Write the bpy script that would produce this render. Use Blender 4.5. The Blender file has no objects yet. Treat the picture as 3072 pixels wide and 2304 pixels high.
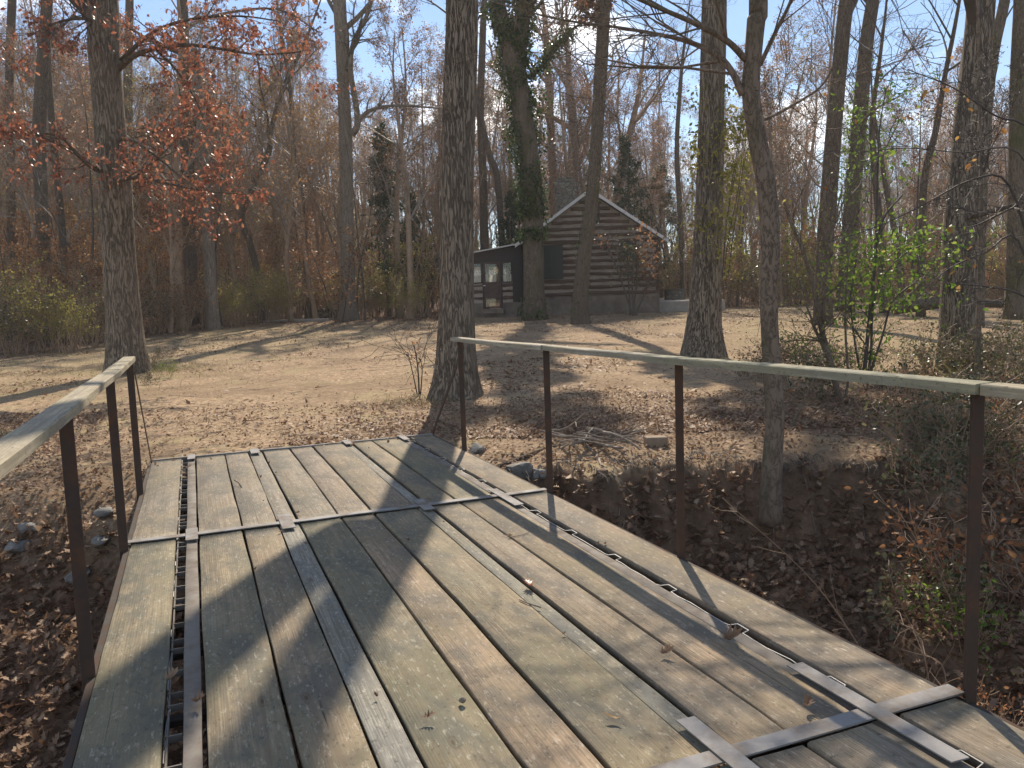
import bpy, math, random
import numpy as np
from mathutils import Vector, Matrix

R = math.radians
rnd = random.Random(7)
nr = np.random.default_rng(7)
sc = bpy.context.scene
COL = sc.collection

# ------------------------------------------------------------------ camera model (solved from the deck's lines)
F = 2395.7; PITCH = R(5.7486); YAW = R(21.661); ROLL = R(1.8827); EYE = 1.4
K = 3072 / 2212                     # working pixels (2212 wide) -> photograph pixels

def ray(px, py):
    X = px * K - 1536; Y = py * K - 1152
    c, s = math.cos(ROLL), math.sin(ROLL)
    a = c * X - s * Y; b = s * X + c * Y
    U = -b / F
    return Vector((a / F, math.cos(PITCH) + U * math.sin(PITCH), -math.sin(PITCH) + U * math.cos(PITCH)))

def at(px, py, Y):
    r = ray(px, py); r = r * (Y / r.y); r.z += EYE
    return r

cam = bpy.data.cameras.new('camera'); cam_o = bpy.data.objects.new('camera', cam); COL.objects.link(cam_o)
cam.sensor_width = 36; cam.lens = 36 * F / 3072; cam.clip_end = 2000; cam.clip_start = 0.05
cam_o.matrix_world = Matrix.Translation((0, 0, EYE)) @ Matrix.Rotation(R(90) - PITCH, 4, 'X') @ Matrix.Rotation(-ROLL, 4, 'Z')
sc.camera = cam_o

# ------------------------------------------------------------------ noise and terrain
_lat = np.random.default_rng(3).random((256, 256))
def vnoise(x, y):
    x = np.asarray(x, float); y = np.asarray(y, float)
    xi = np.floor(x).astype(int); yi = np.floor(y).astype(int)
    fx = x - xi; fy = y - yi
    fx = fx * fx * (3 - 2 * fx); fy = fy * fy * (3 - 2 * fy)
    g = lambda a, b: _lat[a & 255, b & 255]
    return (g(xi, yi) * (1 - fx) + g(xi + 1, yi) * fx) * (1 - fy) + (g(xi, yi + 1) * (1 - fx) + g(xi + 1, yi + 1) * fx) * fy
def fbm(x, y, o=4):
    s = 0; a = .5
    for i in range(o):
        s = s + a * vnoise(x + 17.3 * i, y + 9.1 * i); x = np.asarray(x) * 2.03; y = np.asarray(y) * 2.03; a *= .5
    return s
def sst(a, b, x):
    t = np.clip((np.asarray(x, float) - a) / (b - a), 0, 1)
    return t * t * (3 - 2 * t)

def gully(x, y):
    x = np.asarray(x, float); y = np.asarray(y, float)
    ye = 7.3 + .9 * (fbm(x * .9 + 5, x * 0 + 2.2, 3) - .45) + .55 * (vnoise(x * 2.7, y * 2.2) - .5) + .2 * (vnoise(x * 7, y * 5) - .5) + 1.9 * sst(3.0, 5.5, x) + .25 * sst(-2.5, -5, x)
    cf = sst(4.2, 2.6, x) * sst(-3.2, -1.4, x)                  # how far the bank is an eroded cliff
    D = 1.35 - .30 * sst(2.0, 4.2, x) - .2 * sst(-3, -6, x) - .6 * sst(7, 14, x)
    d = ye - y
    slope = sst(0, 3.1, d)
    cl = .60 * sst(-.02, .62, d + .22 * (fbm(x * 4.2, y * 4.2 + 3, 3) - .45)) + .08 * sst(0, 1, d)
    g = D * slope * (1 - cf) + cf * (cl + (D - .68) * sst(.2, 2.6, d))
    p = np.maximum(slope * (1 - cf), cf * sst(0, .3, d))
    lip = cf * (.05 + .16 * vnoise(x * 2.6 + 8, y * .7) * vnoise(x * 6.1, y + 4)) * sst(-.9, -.05, d)
    return (g + lip) * sst(-2.6, .2, y), p

def terr(x, y):
    x = np.asarray(x, float); y = np.asarray(y, float)
    z = -.045 + .030 * np.clip(y - 9, 0, 31)
    # wooded hill behind, highest to the left
    amp = 5.5 + 12.5 * sst(12, -38, x)
    far = sst(40, 125, y + .35 * np.clip(-x - 12, 0, 60))
    z = z + amp * far + .02 * np.clip(y - 125, 0, 300)
    z = z + 1.4 * sst(-13, -30, x) * sst(10, 30, y)
    z = z + (fbm(x * .13, y * .13) - .47) * (.25 + .9 * sst(30, 60, y)) * sst(9, 16, y)
    g, p = gully(x, y)
    z = z - g
    z = z + p * (fbm(x * 6.5 + 1, y * 6.5, 3) - .45) * .13
    z = z + (fbm(x * 1.7, y * 1.7) - .47) * (.05 + .22 * p) * sst(1.5, 4, np.hypot(x, y) * .5 + y * .2 + p * 4)
    return z
def T(x, y): return float(terr(x, y))

def hit(px, py, y0=2.5, y1=160):
    r = ray(px, py); y = y0
    while y < y1:
        t = y / r.y
        if EYE + r.z * t < T(r.x * t, y): break
        y += .02 + y * .0015
    t = y / r.y
    return Vector((r.x * t, y, T(r.x * t, y)))

# ------------------------------------------------------------------ mesh helpers
class MB:
    def __init__(s): s.v = []; s.f = {}; s.n = 0; s.r = []
    def add(s, v, faces, r=None):
        v = np.asarray(v, float).reshape(-1, 3)
        for f in faces:
            f = np.asarray(f, int)
            if f.size: s.f.setdefault(f.shape[1], []).append(f + s.n)
        s.v.append(v)
        if r is None: r = np.full(len(v), rnd.random())
        s.r.append(np.broadcast_to(np.asarray(r, float), (len(v),)))
        s.n += len(v)
        return s
    def mesh(s, name, mats, smooth=True):
        me = bpy.data.meshes.new(name)
        if s.n == 0: return me
        v = np.concatenate(s.v)
        me.vertices.add(len(v)); me.vertices.foreach_set('co', v.ravel())
        loops = []; tot = []
        for k, fs in s.f.items():
            a = np.concatenate(fs); loops.append(a.ravel()); tot.append(np.full(len(a), k))
        loops = np.concatenate(loops); tot = np.concatenate(tot)
        st = np.concatenate([[0], np.cumsum(tot)[:-1]])
        me.loops.add(len(loops)); me.loops.foreach_set('vertex_index', loops.astype(np.int32))
        me.polygons.add(len(tot)); me.polygons.foreach_set('loop_start', st.astype(np.int32))
        me.polygons.foreach_set('loop_total', tot.astype(np.int32))
        me.polygons.foreach_set('use_smooth', np.full(len(tot), bool(smooth)))
        at_ = me.attributes.new('rnd', 'FLOAT', 'POINT'); at_.data.foreach_set('value', np.concatenate(s.r).astype(np.float32))
        for m in (mats if isinstance(mats, (list, tuple)) else [mats]): me.materials.append(m)
        me.update(calc_edges=True); me.validate()
        return me
    def build(s, name, mat, parent=None, smooth=True):
        o = bpy.data.objects.new(name, s.mesh(name, mat, smooth)); COL.objects.link(o); o.parent = parent
        return o

def empty(name, loc=(0, 0, 0), rz=0, parent=None):
    o = bpy.data.objects.new(name, None); COL.objects.link(o); o.location = loc; o.rotation_euler = (0, 0, rz); o.parent = parent
    o.empty_display_size = .1
    return o
def tag(o, label=None, cat=None, group=None, kind=None):
    if label: o['label'] = label
    if cat: o['category'] = cat
    if group: o['group'] = group
    if kind: o['kind'] = kind
    return o
def copy_tree(o, kids, parent=None):
    c = o.copy(); COL.objects.link(c); c.parent = parent
    for ch in kids.get(o, ()): copy_tree(ch, kids, c)
    return c

def box(mb, x0, x1, y0, y1, z0, z1, bev=0.0, M=None, r=None):
    b = min(bev, (x1 - x0) / 3, (y1 - y0) / 3, (z1 - z0) / 3)
    if b <= 0:
        v = [(x, y, z) for z in (z0, z1) for x, y in ((x0, y0), (x1, y0), (x1, y1), (x0, y1))]
        q = [(0, 3, 2, 1), (4, 5, 6, 7), (0, 1, 5, 4), (1, 2, 6, 5), (2, 3, 7, 6), (3, 0, 4, 7)]
    else:
        bm_v = []; 
        for ix in (0, 1):
            for iy in (0, 1):
                for iz in (0, 1):
                    X = (x0, x1)[ix]; Y = (y0, y1)[iy]; Z = (z0, z1)[iz]
                    sx, sy, sz = (b if ix == 0 else -b), (b if iy == 0 else -b), (b if iz == 0 else -b)
                    bm_v += [(X, Y + sy, Z + sz), (X + sx, Y, Z + sz), (X + sx, Y + sy, Z)]
        v = bm_v
        I = lambda ix, iy, iz, k: (ix * 4 + iy * 2 + iz) * 3 + k
        q = [(I(0,0,0,0), I(0,0,1,0), I(0,1,1,0), I(0,1,0,0)), (I(1,0,0,0), I(1,1,0,0), I(1,1,1,0), I(1,0,1,0)),
             (I(0,0,0,1), I(1,0,0,1), I(1,0,1,1), I(0,0,1,1)), (I(0,1,0,1), I(0,1,1,1), I(1,1,1,1), I(1,1,0,1)),
             (I(0,0,0,2), I(0,1,0,2), I(1,1,0,2), I(1,0,0,2)), (I(0,0,1,2), I(1,0,1,2), I(1,1,1,2), I(0,1,1,2))]
        for a in (0, 1):
            for c in (0, 1):
                q += [(I(a,c,0,0), I(a,c,1,0), I(a,c,1,1), I(a,c,0,1)), (I(a,0,c,0), I(a,1,c,0), I(a,1,c,2), I(a,0,c,2)), (I(0,a,c,1), I(1,a,c,1), I(1,a,c,2), I(0,a,c,2))]
        tri = [(I(ix,iy,iz,0), I(ix,iy,iz,1), I(ix,iy,iz,2)) for ix in (0,1) for iy in (0,1) for iz in (0,1)]
    v = np.array(v, float)
    if M is not None: v = v @ np.array(M.to_3x3()).T + np.array(M.translation)
    mb.add(v, [q] if b <= 0 else [q, tri], r)

def tubes(mb, items, sides, cap=False):
    groups = {}
    for P, rad in items: groups.setdefault(len(P), []).append((P, rad))
    ang = np.arange(sides) * 2 * np.pi / sides
    for n, g in groups.items():
        P = np.array([[tuple(q) for q in p] for p, _ in g], float); Rr = np.array([r for _, r in g], float)
        M = len(g)
        t = np.empty_like(P); t[:, 1:-1] = P[:, 2:] - P[:, :-2]; t[:, 0] = P[:, 1] - P[:, 0]; t[:, -1] = P[:, -1] - P[:, -2]
        t /= np.linalg.norm(t, axis=2, keepdims=True) + 1e-9
        avg = P[:, -1] - P[:, 0]; avg /= np.linalg.norm(avg, axis=1, keepdims=True) + 1e-9
        ref = np.where(np.abs(avg[:, 2:3]) > .75, np.array([[1., 0, 0]]), np.array([[0, 0, 1.]]))[:, None, :]
        a = np.cross(t, ref); a /= np.linalg.norm(a, axis=2, keepdims=True) + 1e-9
        b = np.cross(t, a)
        V = P[:, :, None, :] + Rr[:, :, None, None] * (a[:, :, None, :] * np.cos(ang)[:, None] + b[:, :, None, :] * np.sin(ang)[:, None])
        k = np.arange(n - 1)[:, None] * sides; j = np.arange(sides)[None, :]; j2 = (j + 1) % sides
        q = np.stack([k + j, k + sides + j, k + sides + j2, k + j2], -1).reshape(-1, 4)
        base = np.arange(M)[:, None, None] * (n * sides)
        fs = [(q[None] + base).reshape(-1, 4)]
        if cap:
            c0 = np.arange(sides)[None, :] ; c1 = (n - 1) * sides + np.arange(sides)[::-1][None, :]
            fs.append((np.concatenate([c0, c1])[None] + base).reshape(-1, sides))
        mb.add(V.reshape(-1, 3), fs, np.repeat(nr.random(M), n * sides))

# leaf shapes: x along the leaf, y across
def _leaf(out):
    n = len(out); v = []; q = []; 
    for x, w in out: v += [(x, w), (x, 0), (x, -w)]
    for i in range(n - 1):
        q += [(3*i, 3*i+1, 3*i+4, 3*i+3), (3*i+1, 3*i+2, 3*i+5, 3*i+4)]
    return np.array(v, float), np.array(q)
LEAF = {
    'oak': _leaf([(0, .012), (.16, .015), (.24, .13), (.30, .06), (.42, .27), (.50, .10), (.62, .33), (.70, .12), (.82, .24), (.88, .09), (1, .01)]),
    'lance': _leaf([(0, .01), (.25, .10), (.55, .13), (.8, .08), (1, .005)]),
    'oval': _leaf([(0, .02), (.3, .27), (.65, .27), (1, .01)]),
    'dia': (np.array([(0, 0), (.45, .30), (1, 0), (.45, -.30)], float), np.array([(0, 1, 2, 3)])),
    'blade': _leaf([(0, .02), (.4, .025), (.75, .018), (1, .002)]),
}
def leaves(mb, pos, size, kind='dia', up=0.0, droop=0.0, curl=.25, axis=None):
    pos = np.asarray(pos, float).reshape(-1, 3); N = len(pos)
    if N == 0: return
    tv, tq = LEAF[kind]
    ax = nr.normal(size=(N, 3)); ax[:, 2] *= (1 - up); ax[:, 2] -= droop
    if axis is not None: ax = ax * .35 + axis
    ax /= np.linalg.norm(ax, axis=1, keepdims=True)
    nm = nr.normal(size=(N, 3)); nm[:, 2] = np.abs(nm[:, 2]) + 4 * up
    sd = np.cross(nm, ax); sd /= np.linalg.norm(sd, axis=1, keepdims=True) + 1e-9
    nm = np.cross(ax, sd)
    s = np.broadcast_to(np.asarray(size, float), (N,))[:, None]
    x = tv[None, :, 0]; y = tv[None, :, 1]
    c1 = nr.normal(0, curl, (N, 1)); c2 = nr.normal(0, curl * 2.4, (N, 1))
    z = c1 * (x - .3) ** 2 * 1.6 + c2 * y * y + np.abs(y) * nr.normal(.1, curl, (N, 1))
    V = pos[:, None] + (s * x)[..., None] * ax[:, None] + (s * y)[..., None] * sd[:, None] + (s * z)[..., None] * nm[:, None]
    k = len(tv)
    mb.add(V.reshape(-1, 3), [(tq[None] + (np.arange(N) * k)[:, None, None]).reshape(-1, 4)], np.repeat(nr.random(N), k))

# ------------------------------------------------------------------ materials
class NT:
    def __init__(s, name):
        s.m = bpy.data.materials.new(name); s.m.use_nodes = True; s.t = s.m.node_tree; s.t.nodes.clear()
        s.out = s.t.nodes.new('ShaderNodeOutputMaterial')
    def n(s, typ, ins=None, **kw):
        nd = s.t.nodes.new('ShaderNode' + typ)
        for k, v in kw.items(): setattr(nd, k, v)
        for k, v in (ins or {}).items():
            so = nd.inputs[k]
            if isinstance(v, bpy.types.NodeSocket): s.t.links.new(v, so)
            else: so.default_value = v
        return nd
    def coord(s, scale=(1, 1, 1), rndoff=True, src='Object'):
        tc = s.n('TexCoord').outputs[src]
        if rndoff:
            oi = s.n('ObjectInfo').outputs['Random']
            off = s.n('Math', {0: oi, 1: 37.0}, operation='MULTIPLY').outputs[0]
            tc = s.n('VectorMath', {0: tc, 1: s.n('CombineXYZ', {0: off, 1: off, 2: off}).outputs[0]}, operation='ADD').outputs[0]
        return s.n('Mapping', {'Vector': tc, 'Scale': scale}).outputs[0]
    def noise(s, vec, scale=1, detail=4, rough=.55, dist=0):
        return s.n('TexNoise', {'Vector': vec, 'Scale': scale, 'Detail': detail, 'Roughness': rough, 'Distortion': dist}).outputs[0]
    def ramp(s, f, stops):
        nd = s.n('ValToRGB', {0: f}); e = nd.color_ramp.elements
        while len(e) < len(stops): e.new(.5)
        for el, (p, c) in zip(e, stops):
            el.position = p; el.color = (c, c, c, 1) if isinstance(c, (int, float)) else (*c, 1)
        return nd.outputs[0]
    def mix(s, f, a, b, blend='MIX'):
        nd = s.n('MixRGB', blend_type=blend)
        for i, v in ((0, f), (1, a), (2, b)):
            if isinstance(v, bpy.types.NodeSocket): s.t.links.new(v, nd.inputs[i])
            else: nd.inputs[i].default_value = v if i == 0 else ((*v, 1) if len(v) == 3 else v)
        return nd.outputs[0]
    def math(s, op, a, b=0.0):
        return s.n('Math', {0: a, 1: b}, operation=op).outputs[0]
    def bump(s, h, strength=.5, dist=.02, normal=None):
        i = {'Height': h, 'Strength': strength, 'Distance': dist}
        if normal: i['Normal'] = normal
        return s.n('Bump', i).outputs[0]
    def pbr(s, col, rough=.8, bump=None, metal=0.0, spec=.3):
        i = {'Base Color': col if isinstance(col, bpy.types.NodeSocket) else (*col, 1), 'Roughness': rough, 'Metallic': metal, 'Specular IOR Level': spec}
        if bump: i['Normal'] = bump
        b = s.n('BsdfPrincipled', i)
        s.t.links.new(b.outputs[0], s.out.inputs[0])
        return s.m
    def rnd(s): return s.n('Attribute', attribute_name='rnd').outputs['Fac']

def leaf_mat(name, stops, trans=.45, rough=.45, spec=.4):
    n = NT(name)
    c = n.ramp(n.rnd(), stops)
    c2 = n.mix(n.noise(n.coord((1, 1, 1)), 45, 2), c, (.75, .7, .6), 'MULTIPLY')
    b = n.n('BsdfPrincipled', {'Base Color': c2, 'Roughness': rough, 'Specular IOR Level': spec})
    t = n.n('BsdfTranslucent', {'Color': c2})
    m = n.n('MixShader', {0: trans, 1: b.outputs[0], 2: t.outputs[0]})
    n.t.links.new(m.outputs[0], n.out.inputs[0])
    return n.m

def bark_mat(name, dark, light, sx=20, sz=3.0, strength=.9, moss=None):
    n = NT(name)
    v = n.coord((sx, sx, sz))
    a = n.noise(v, 1.0, 5, .6, .6)
    rg = n.math('ABSOLUTE', n.math('SUBTRACT', a, .5))                # furrows
    f = n.ramp(rg, [(0, 0), (.022, .45), (.06, 1)])
    fine = n.noise(n.coord((70, 70, 18)), 1, 3)
    big = n.noise(n.coord((1.2, 1.2, .5)), 1, 3)
    c = n.mix(f, dark, light)
    c = n.mix(n.math('MULTIPLY', fine, .55), c, (.5, .46, .42), 'MULTIPLY')
    c = n.mix(n.ramp(big, [(.35, 0), (.7, .7)]), c, tuple(x * .72 for x in light))
    if moss:
        mz = n.noise(n.coord((2.5, 2.5, .9)), 1, 5)
        c = n.mix(n.ramp(mz, [(.48, 0), (.66, .75)]), c, moss)
    h = n.math('ADD', f, n.math('MULTIPLY', fine, .35))
    return n.pbr(c, .9, n.bump(h, strength, .035), spec=.15)

def plain(name, col, rough=.8, var=.35, scale=8, bump=.2, metal=0.0, spec=.3, stretch=(1, 1, 1)):
    n = NT(name); v = n.coord(stretch)
    a = n.noise(v, scale, 6, .6); b = n.noise(v, scale * 6, 3)
    c = n.mix(n.ramp(a, [(.3, 0), (.7, 1)]), tuple(x * (1 - var) for x in col), tuple(min(1, x * (1 + var)) for x in col))
    c = n.mix(n.math('MULTIPLY', b, .4), c, (.55, .52, .5), 'MULTIPLY')
    return n.pbr(c, rough, n.bump(n.math('ADD', a, n.math('MULTIPLY', b, .5)), bump, .01), metal, spec)

M = {}
M['oak'] = bark_mat('bark_oak', (.06, .046, .034), (.33, .27, .205), 24, 3.0)
M['pale'] = bark_mat('bark_pale', (.085, .066, .05), (.38, .315, .245), 26, 3.0, .8)
M['dark'] = bark_mat('bark_dark', (.045, .034, .026), (.21, .165, .125), 26, 4.5, .8)
M['mossy'] = bark_mat('bark_mossy', (.04, .032, .024), (.25, .20, .15), 24, 5, .7, (.10, .105, .045))
M['smooth'] = bark_mat('bark_smooth', (.09, .068, .05), (.27, .21, .16), 18, 8, .45, (.10, .095, .055))
M['twig'] = plain('twig_bark', (.33, .225, .145), .6, .3, 4, .1, spec=.45)
M['twig_grey'] = plain('twig_grey_bark', (.27, .225, .18), .55, .3, 4, .1, spec=.5)
M['twig_dark'] = plain('twig_dark_bark', (.085, .07, .058), .65, .3, 4, .1, spec=.4)
M['russet'] = leaf_mat('leaf_russet', [(0, (.16, .075, .04)), (.5, (.30, .145, .075)), (1, (.42, .235, .12))], .6)
M['red'] = leaf_mat('leaf_red', [(0, (.20, .07, .045)), (.5, (.37, .135, .085)), (1, (.52, .25, .155))], .5, .38, .45)
M['orange'] = leaf_mat('leaf_orange', [(0, (.22, .10, .03)), (.6, (.40, .21, .07)), (1, (.50, .31, .11))], .62)
M['yellow'] = leaf_mat('leaf_yellow_green', [(0, (.19, .20, .045)), (.5, (.36, .34, .085)), (1, (.52, .46, .14))], .6)
M['green'] = leaf_mat('leaf_bright_green', [(0, (.08, .17, .02)), (.6, (.17, .30, .04)), (1, (.32, .42, .08))], .55)
M['olive'] = leaf_mat('leaf_grey_olive', [(0, (.06, .075, .035)), (.6, (.13, .14, .07)), (1, (.25, .24, .14))], .35, .35)
M['ivy'] = leaf_mat('leaf_ivy', [(0, (.03, .06, .018)), (.6, (.07, .115, .032)), (1, (.15, .21, .06))], .3, .35)
M['needle'] = leaf_mat('leaf_needle', [(0, (.015, .035, .018)), (.6, (.035, .07, .03)), (1, (.07, .11, .05))], .3, .5)
M['litter'] = leaf_mat('leaf_litter', [(0, (.13, .075, .05)), (.4, (.255, .155, .10)), (.75, (.36, .24, .16)), (1, (.47, .35, .25))], .25, .6, .22)
M['grass'] = leaf_mat('leaf_grass', [(0, (.12, .13, .04)), (.5, (.24, .22, .09)), (1, (.42, .36, .19))], .4)

def wood_mat(name, tan, green, grey, gscale=1.0, wear=1.0):
    n = NT(name)
    tc = n.coord((1, 1, 1)); oi = n.n('ObjectInfo').outputs['Random']
    g = n.coord((58 * gscale, 1.3, 58 * gscale))
    grain = n.noise(g, 1, 5, .6, .35)
    fine = n.noise(n.coord((190, 5, 190)), 1, 3, .6)
    wav = n.n('TexWave', {'Vector': n.coord((9, .35, 9)), 'Scale': 3.2, 'Distortion': 7, 'Detail': 3, 'Detail Scale': .8}, wave_type='BANDS', bands_direction='X').outputs[0]
    bl = n.noise(n.coord((2.4, 1.1, 2.4)), 1, 5, .6)
    bl2 = n.noise(n.coord((5.5, 2.6, 5)), 1, 6, .65)
    bl3 = n.noise(n.coord((1.3, .8, 1)), 1, 2)
    c = n.mix(n.ramp(bl, [(.40, 0), (.58, 1)]), tan, green)
    c = n.mix(n.ramp(n.math('ADD', bl3, n.math('MULTIPLY', n.math('SUBTRACT', oi, .5), .35)), [(.42, 0), (.68, .85)]), c, grey)
    c = n.mix(n.ramp(grain, [(.34, .9), (.56, 0)]), c, tuple(x * .50 for x in tan))
    c = n.mix(n.ramp(fine, [(.36, .7), (.56, 0)]), c, tuple(x * .6 for x in tan))
    cr_ = n.noise(n.coord((75, .8, 75)), 1, 3, .6, .2)
    c = n.mix(n.ramp(cr_, [(.27, .9), (.33, 0)]), c, (.055, .045, .035))
    c = n.mix(n.ramp(wav, [(0, .5), (.35, 0)]), c, tuple(x * .62 for x in tan))
    c = n.mix(n.math('MULTIPLY', n.ramp(bl2, [(.46, 0), (.62, .85)]), wear), c, tuple(x * .5 for x in grey))
    sp = n.noise(n.coord((60, 17, 40)), 1, 5, .75)
    c = n.mix(n.math('MULTIPLY', n.ramp(sp, [(.56, 0), (.70, .75)]), wear), c, (.46, .43, .37))
    sp2 = n.noise(n.coord((40, 24, 40)), 1.3, 6, .75)
    c = n.mix(n.ramp(sp2, [(.34, .7), (.44, 0)]), c, (.07, .06, .045))
    kn = n.n('TexVoronoi', {'Vector': n.coord((4.2, 1.5, 2)), 'Scale': 1.0, 'Randomness': 1.0}).outputs['Distance']
    c = n.mix(n.ramp(kn, [(.028, .75), (.040, .12), (.055, .45), (.085, 0)]), c, (.085, .06, .04))
    tint = n.ramp(oi, [(0, (.92, .95, .86)), (.3, (1.10, 1.03, .94)), (.55, (.95, .94, .89)), (.8, (1.09, 1.02, .95)), (1, (1.0, 1.0, .94))])
    c = n.mix(1.0, c, tint, 'MULTIPLY')
    h = n.math('ADD', n.math('MULTIPLY', grain, .8), n.math('ADD', n.math('MULTIPLY', fine, .4), n.math('MULTIPLY', wav, .25)))
    return n.pbr(c, .82, n.bump(h, .4, .004), spec=.2)
M['deck'] = wood_mat('weathered_deck_wood', (.345, .275, .20), (.19, .18, .128), (.265, .25, .22))
M['runner'] = wood_mat('grey_runner_board', (.27, .245, .20), (.26, .255, .22), (.36, .355, .33), .6, 1.3)
M['rail'] = wood_mat('handrail_wood', (.44, .395, .305), (.37, .345, .25), (.43, .41, .365), 1, .5)

def steel_mat(name, col, rust, amt, rough=.55, metal=.5):
    n = NT(name)
    a = n.noise(n.coord((6, 6, 6)), 1, 6, .65); b = n.noise(n.coord((40, 40, 40)), 1, 4)
    c = n.mix(n.ramp(a, [(amt, 0), (amt + .22, 1)]), col, rust)
    c = n.mix(n.math('MULTIPLY', b, .5), c, (.6, .58, .56), 'MULTIPLY')
    r = n.ramp(a, [(.3, rough), (.7, min(1, rough + .3))])
    return n.pbr(c, r, n.bump(b, .25, .003), metal, .4)
M['strap'] = steel_mat('galvanised_strap', (.27, .265, .26), (.20, .165, .13), .44, .7, .05)
M['wire'] = steel_mat('bright_wire', (.58, .57, .54), (.40, .36, .30), .5, .5, .2)
M['runner_steel'] = steel_mat('dull_runner_steel', (.20, .18, .155), (.145, .115, .088), .46, .72, .05)
M['post'] = steel_mat('rusty_post_steel', (.062, .042, .032), (.125, .064, .036), .45, .6, .1)
M['girder'] = steel_mat('girder_steel', (.05, .04, .032), (.09, .05, .03), .45, .75, .1)
M['bar'] = steel_mat('grating_bar', (.17, .155, .135), (.13, .11, .085), .5, .6, .2)
M['log'] = plain('hewn_log', (.088, .055, .042), .85, .45, 2, .5, stretch=(1, 8, 8), spec=.15)
M['chink'] = plain('clay_chinking', (.31, .26, .22), .9, .30, 2.5, .35, stretch=(1, 3, 3))
M['found'] = plain('foundation_stone', (.17, .14, .115), .9, .4, 2.2, .6)
M['roof'] = plain('metal_roof', (.40, .40, .40), .5, .12, 3, .05, metal=.2)
M['fascia'] = plain('pale_fascia', (.66, .65, .63), .6, .10, 6, .05)
M['shutter'] = plain('dark_green_paint', (.024, .032, .030), .6, .2, 3, .1)
M['frame'] = plain('dark_frame_paint', (.030, .024, .024), .6, .2, 6, .1)
M['door'] = plain('brown_door_paint', (.075, .045, .04), .6, .25, 5, .15)
M['concrete'] = plain('pale_concrete', (.36, .325, .28), .9, .18, 3, .2)
M['rock'] = plain('grey_rock', (.20, .195, .175), .85, .35, 5, .6)
M['brick'] = plain('tan_block', (.29, .22, .155), .9, .2, 8, .3)
M['soil'] = plain('bank_soil', (.16, .108, .072), .95, .45, 9, .6)
M['dead'] = plain('dead_wood', (.26, .215, .175), .8, .4, 9, .4, stretch=(1, 1, .3))
def chimney_mat():
    n = NT('chimney_stone'); v = n.coord((1, 1, 1.6))
    vo = n.n('TexVoronoi', {'Vector': v, 'Scale': 3.6}, feature='DISTANCE_TO_EDGE').outputs[0]
    ce = n.n('TexVoronoi', {'Vector': v, 'Scale': 3.6}).outputs['Color']
    c = n.mix(n.math('MULTIPLY', ce, .7), (.15, .125, .10), (.24, .24, .19))
    c = n.mix(n.ramp(vo, [(.02, 1), (.06, 0)]), c, (.07, .06, .05))
    return n.pbr(c, .9, n.bump(n.ramp(vo, [(0, 0), (.1, 1)]), .7, .03))
M['chimney'] = chimney_mat()
def glass_mat():
    n = NT('window_glass')
    g = n.n('BsdfGlossy', {'Color': (1, 1, 1, 1), 'Roughness': .02}); t = n.n('BsdfTransparent', {'Color': (.96, .97, .96, 1)})
    fr = n.n('Fresnel', {'IOR': 1.45}).outputs[0]
    m = n.n('MixShader', {0: fr, 1: t.outputs[0], 2: g.outputs[0]}); n.t.links.new(m.outputs[0], n.out.inputs[0])
    return n.m
M['glass'] = glass_mat()
M['curtain'] = leaf_mat('white_curtain', [(0, (.8, .8, .8)), (1, (.85, .85, .85))], .8, .8, .1)

def ground_mat():
    n = NT('ground')
    z = n.n('Attribute', attribute_name='zone').outputs['Color']
    sp = n.n('SeparateColor', {0: z})
    tc = n.coord((1, 1, 1), False)
    a = n.noise(tc, .7, 6, .6); b = n.noise(tc, 6, 6, .65); c1 = n.noise(tc, 34, 4, .7); vo = n.n('TexVoronoi', {'Vector': tc, 'Scale': 26}).outputs['Color']
    vz = n.n('SeparateColor', {0: vo}).outputs[0]
    gravel = n.ramp(vz, [(0, (.20, .125, .078)), (.5, (.385, .268, .165)), (1, (.55, .41, .275))])
    gravel = n.mix(n.ramp(b, [(.42, 0), (.66, .8)]), gravel, (.25, .185, .125))
    pt = n.noise(tc, .45, 6, .62, .5)
    gravel = n.mix(n.ramp(pt, [(.47, 0), (.62, .75)]), gravel, (.205, .14, .088))
    gravel = n.mix(n.ramp(n.noise(tc, .8, 6, .65), [(.54, 0), (.66, .6)]), gravel, (.36, .30, .165))
    gravel = n.mix(n.ramp(c1, [(.58, 0), (.72, .8)]), gravel, (.12, .08, .055))
    grass = n.ramp(n.noise(tc, 22, 4, .7), [(.3, (.15, .125, .06)), (.55, (.30, .245, .13)), (.75, (.42, .34, .20))])
    gm = n.math('MULTIPLY', sp.outputs[2], n.ramp(n.math('ADD', n.math('MULTIPLY', a, .7), n.math('MULTIPLY', b, .3)), [(.40, .1), (.60, 1)]))
    col = n.mix(gm, gravel, grass)
    woods = n.ramp(n.mix(.4, n.noise(tc, 3.2, 7, .75), vo), [(.3, (.045, .026, .018)), (.5, (.13, .075, .05)), (.72, (.26, .16, .105))])
    col = n.mix(sp.outputs[0], woods, col)
    soil = n.ramp(n.mix(.4, b, n.noise(tc, 18, 5, .7)), [(.3, (.08, .054, .037)), (.55, (.185, .125, .083)), (.75, (.30, .21, .145))])
    col = n.mix(sp.outputs[1], col, soil)
    h = n.math('ADD', n.math('MULTIPLY', b, .8), n.math('ADD', n.math('MULTIPLY', vz, .35), n.math('MULTIPLY', c1, .5)))
    return n.pbr(col, .95, n.bump(h, .8, .035), spec=.1)
M['ground'] = ground_mat()

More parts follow.
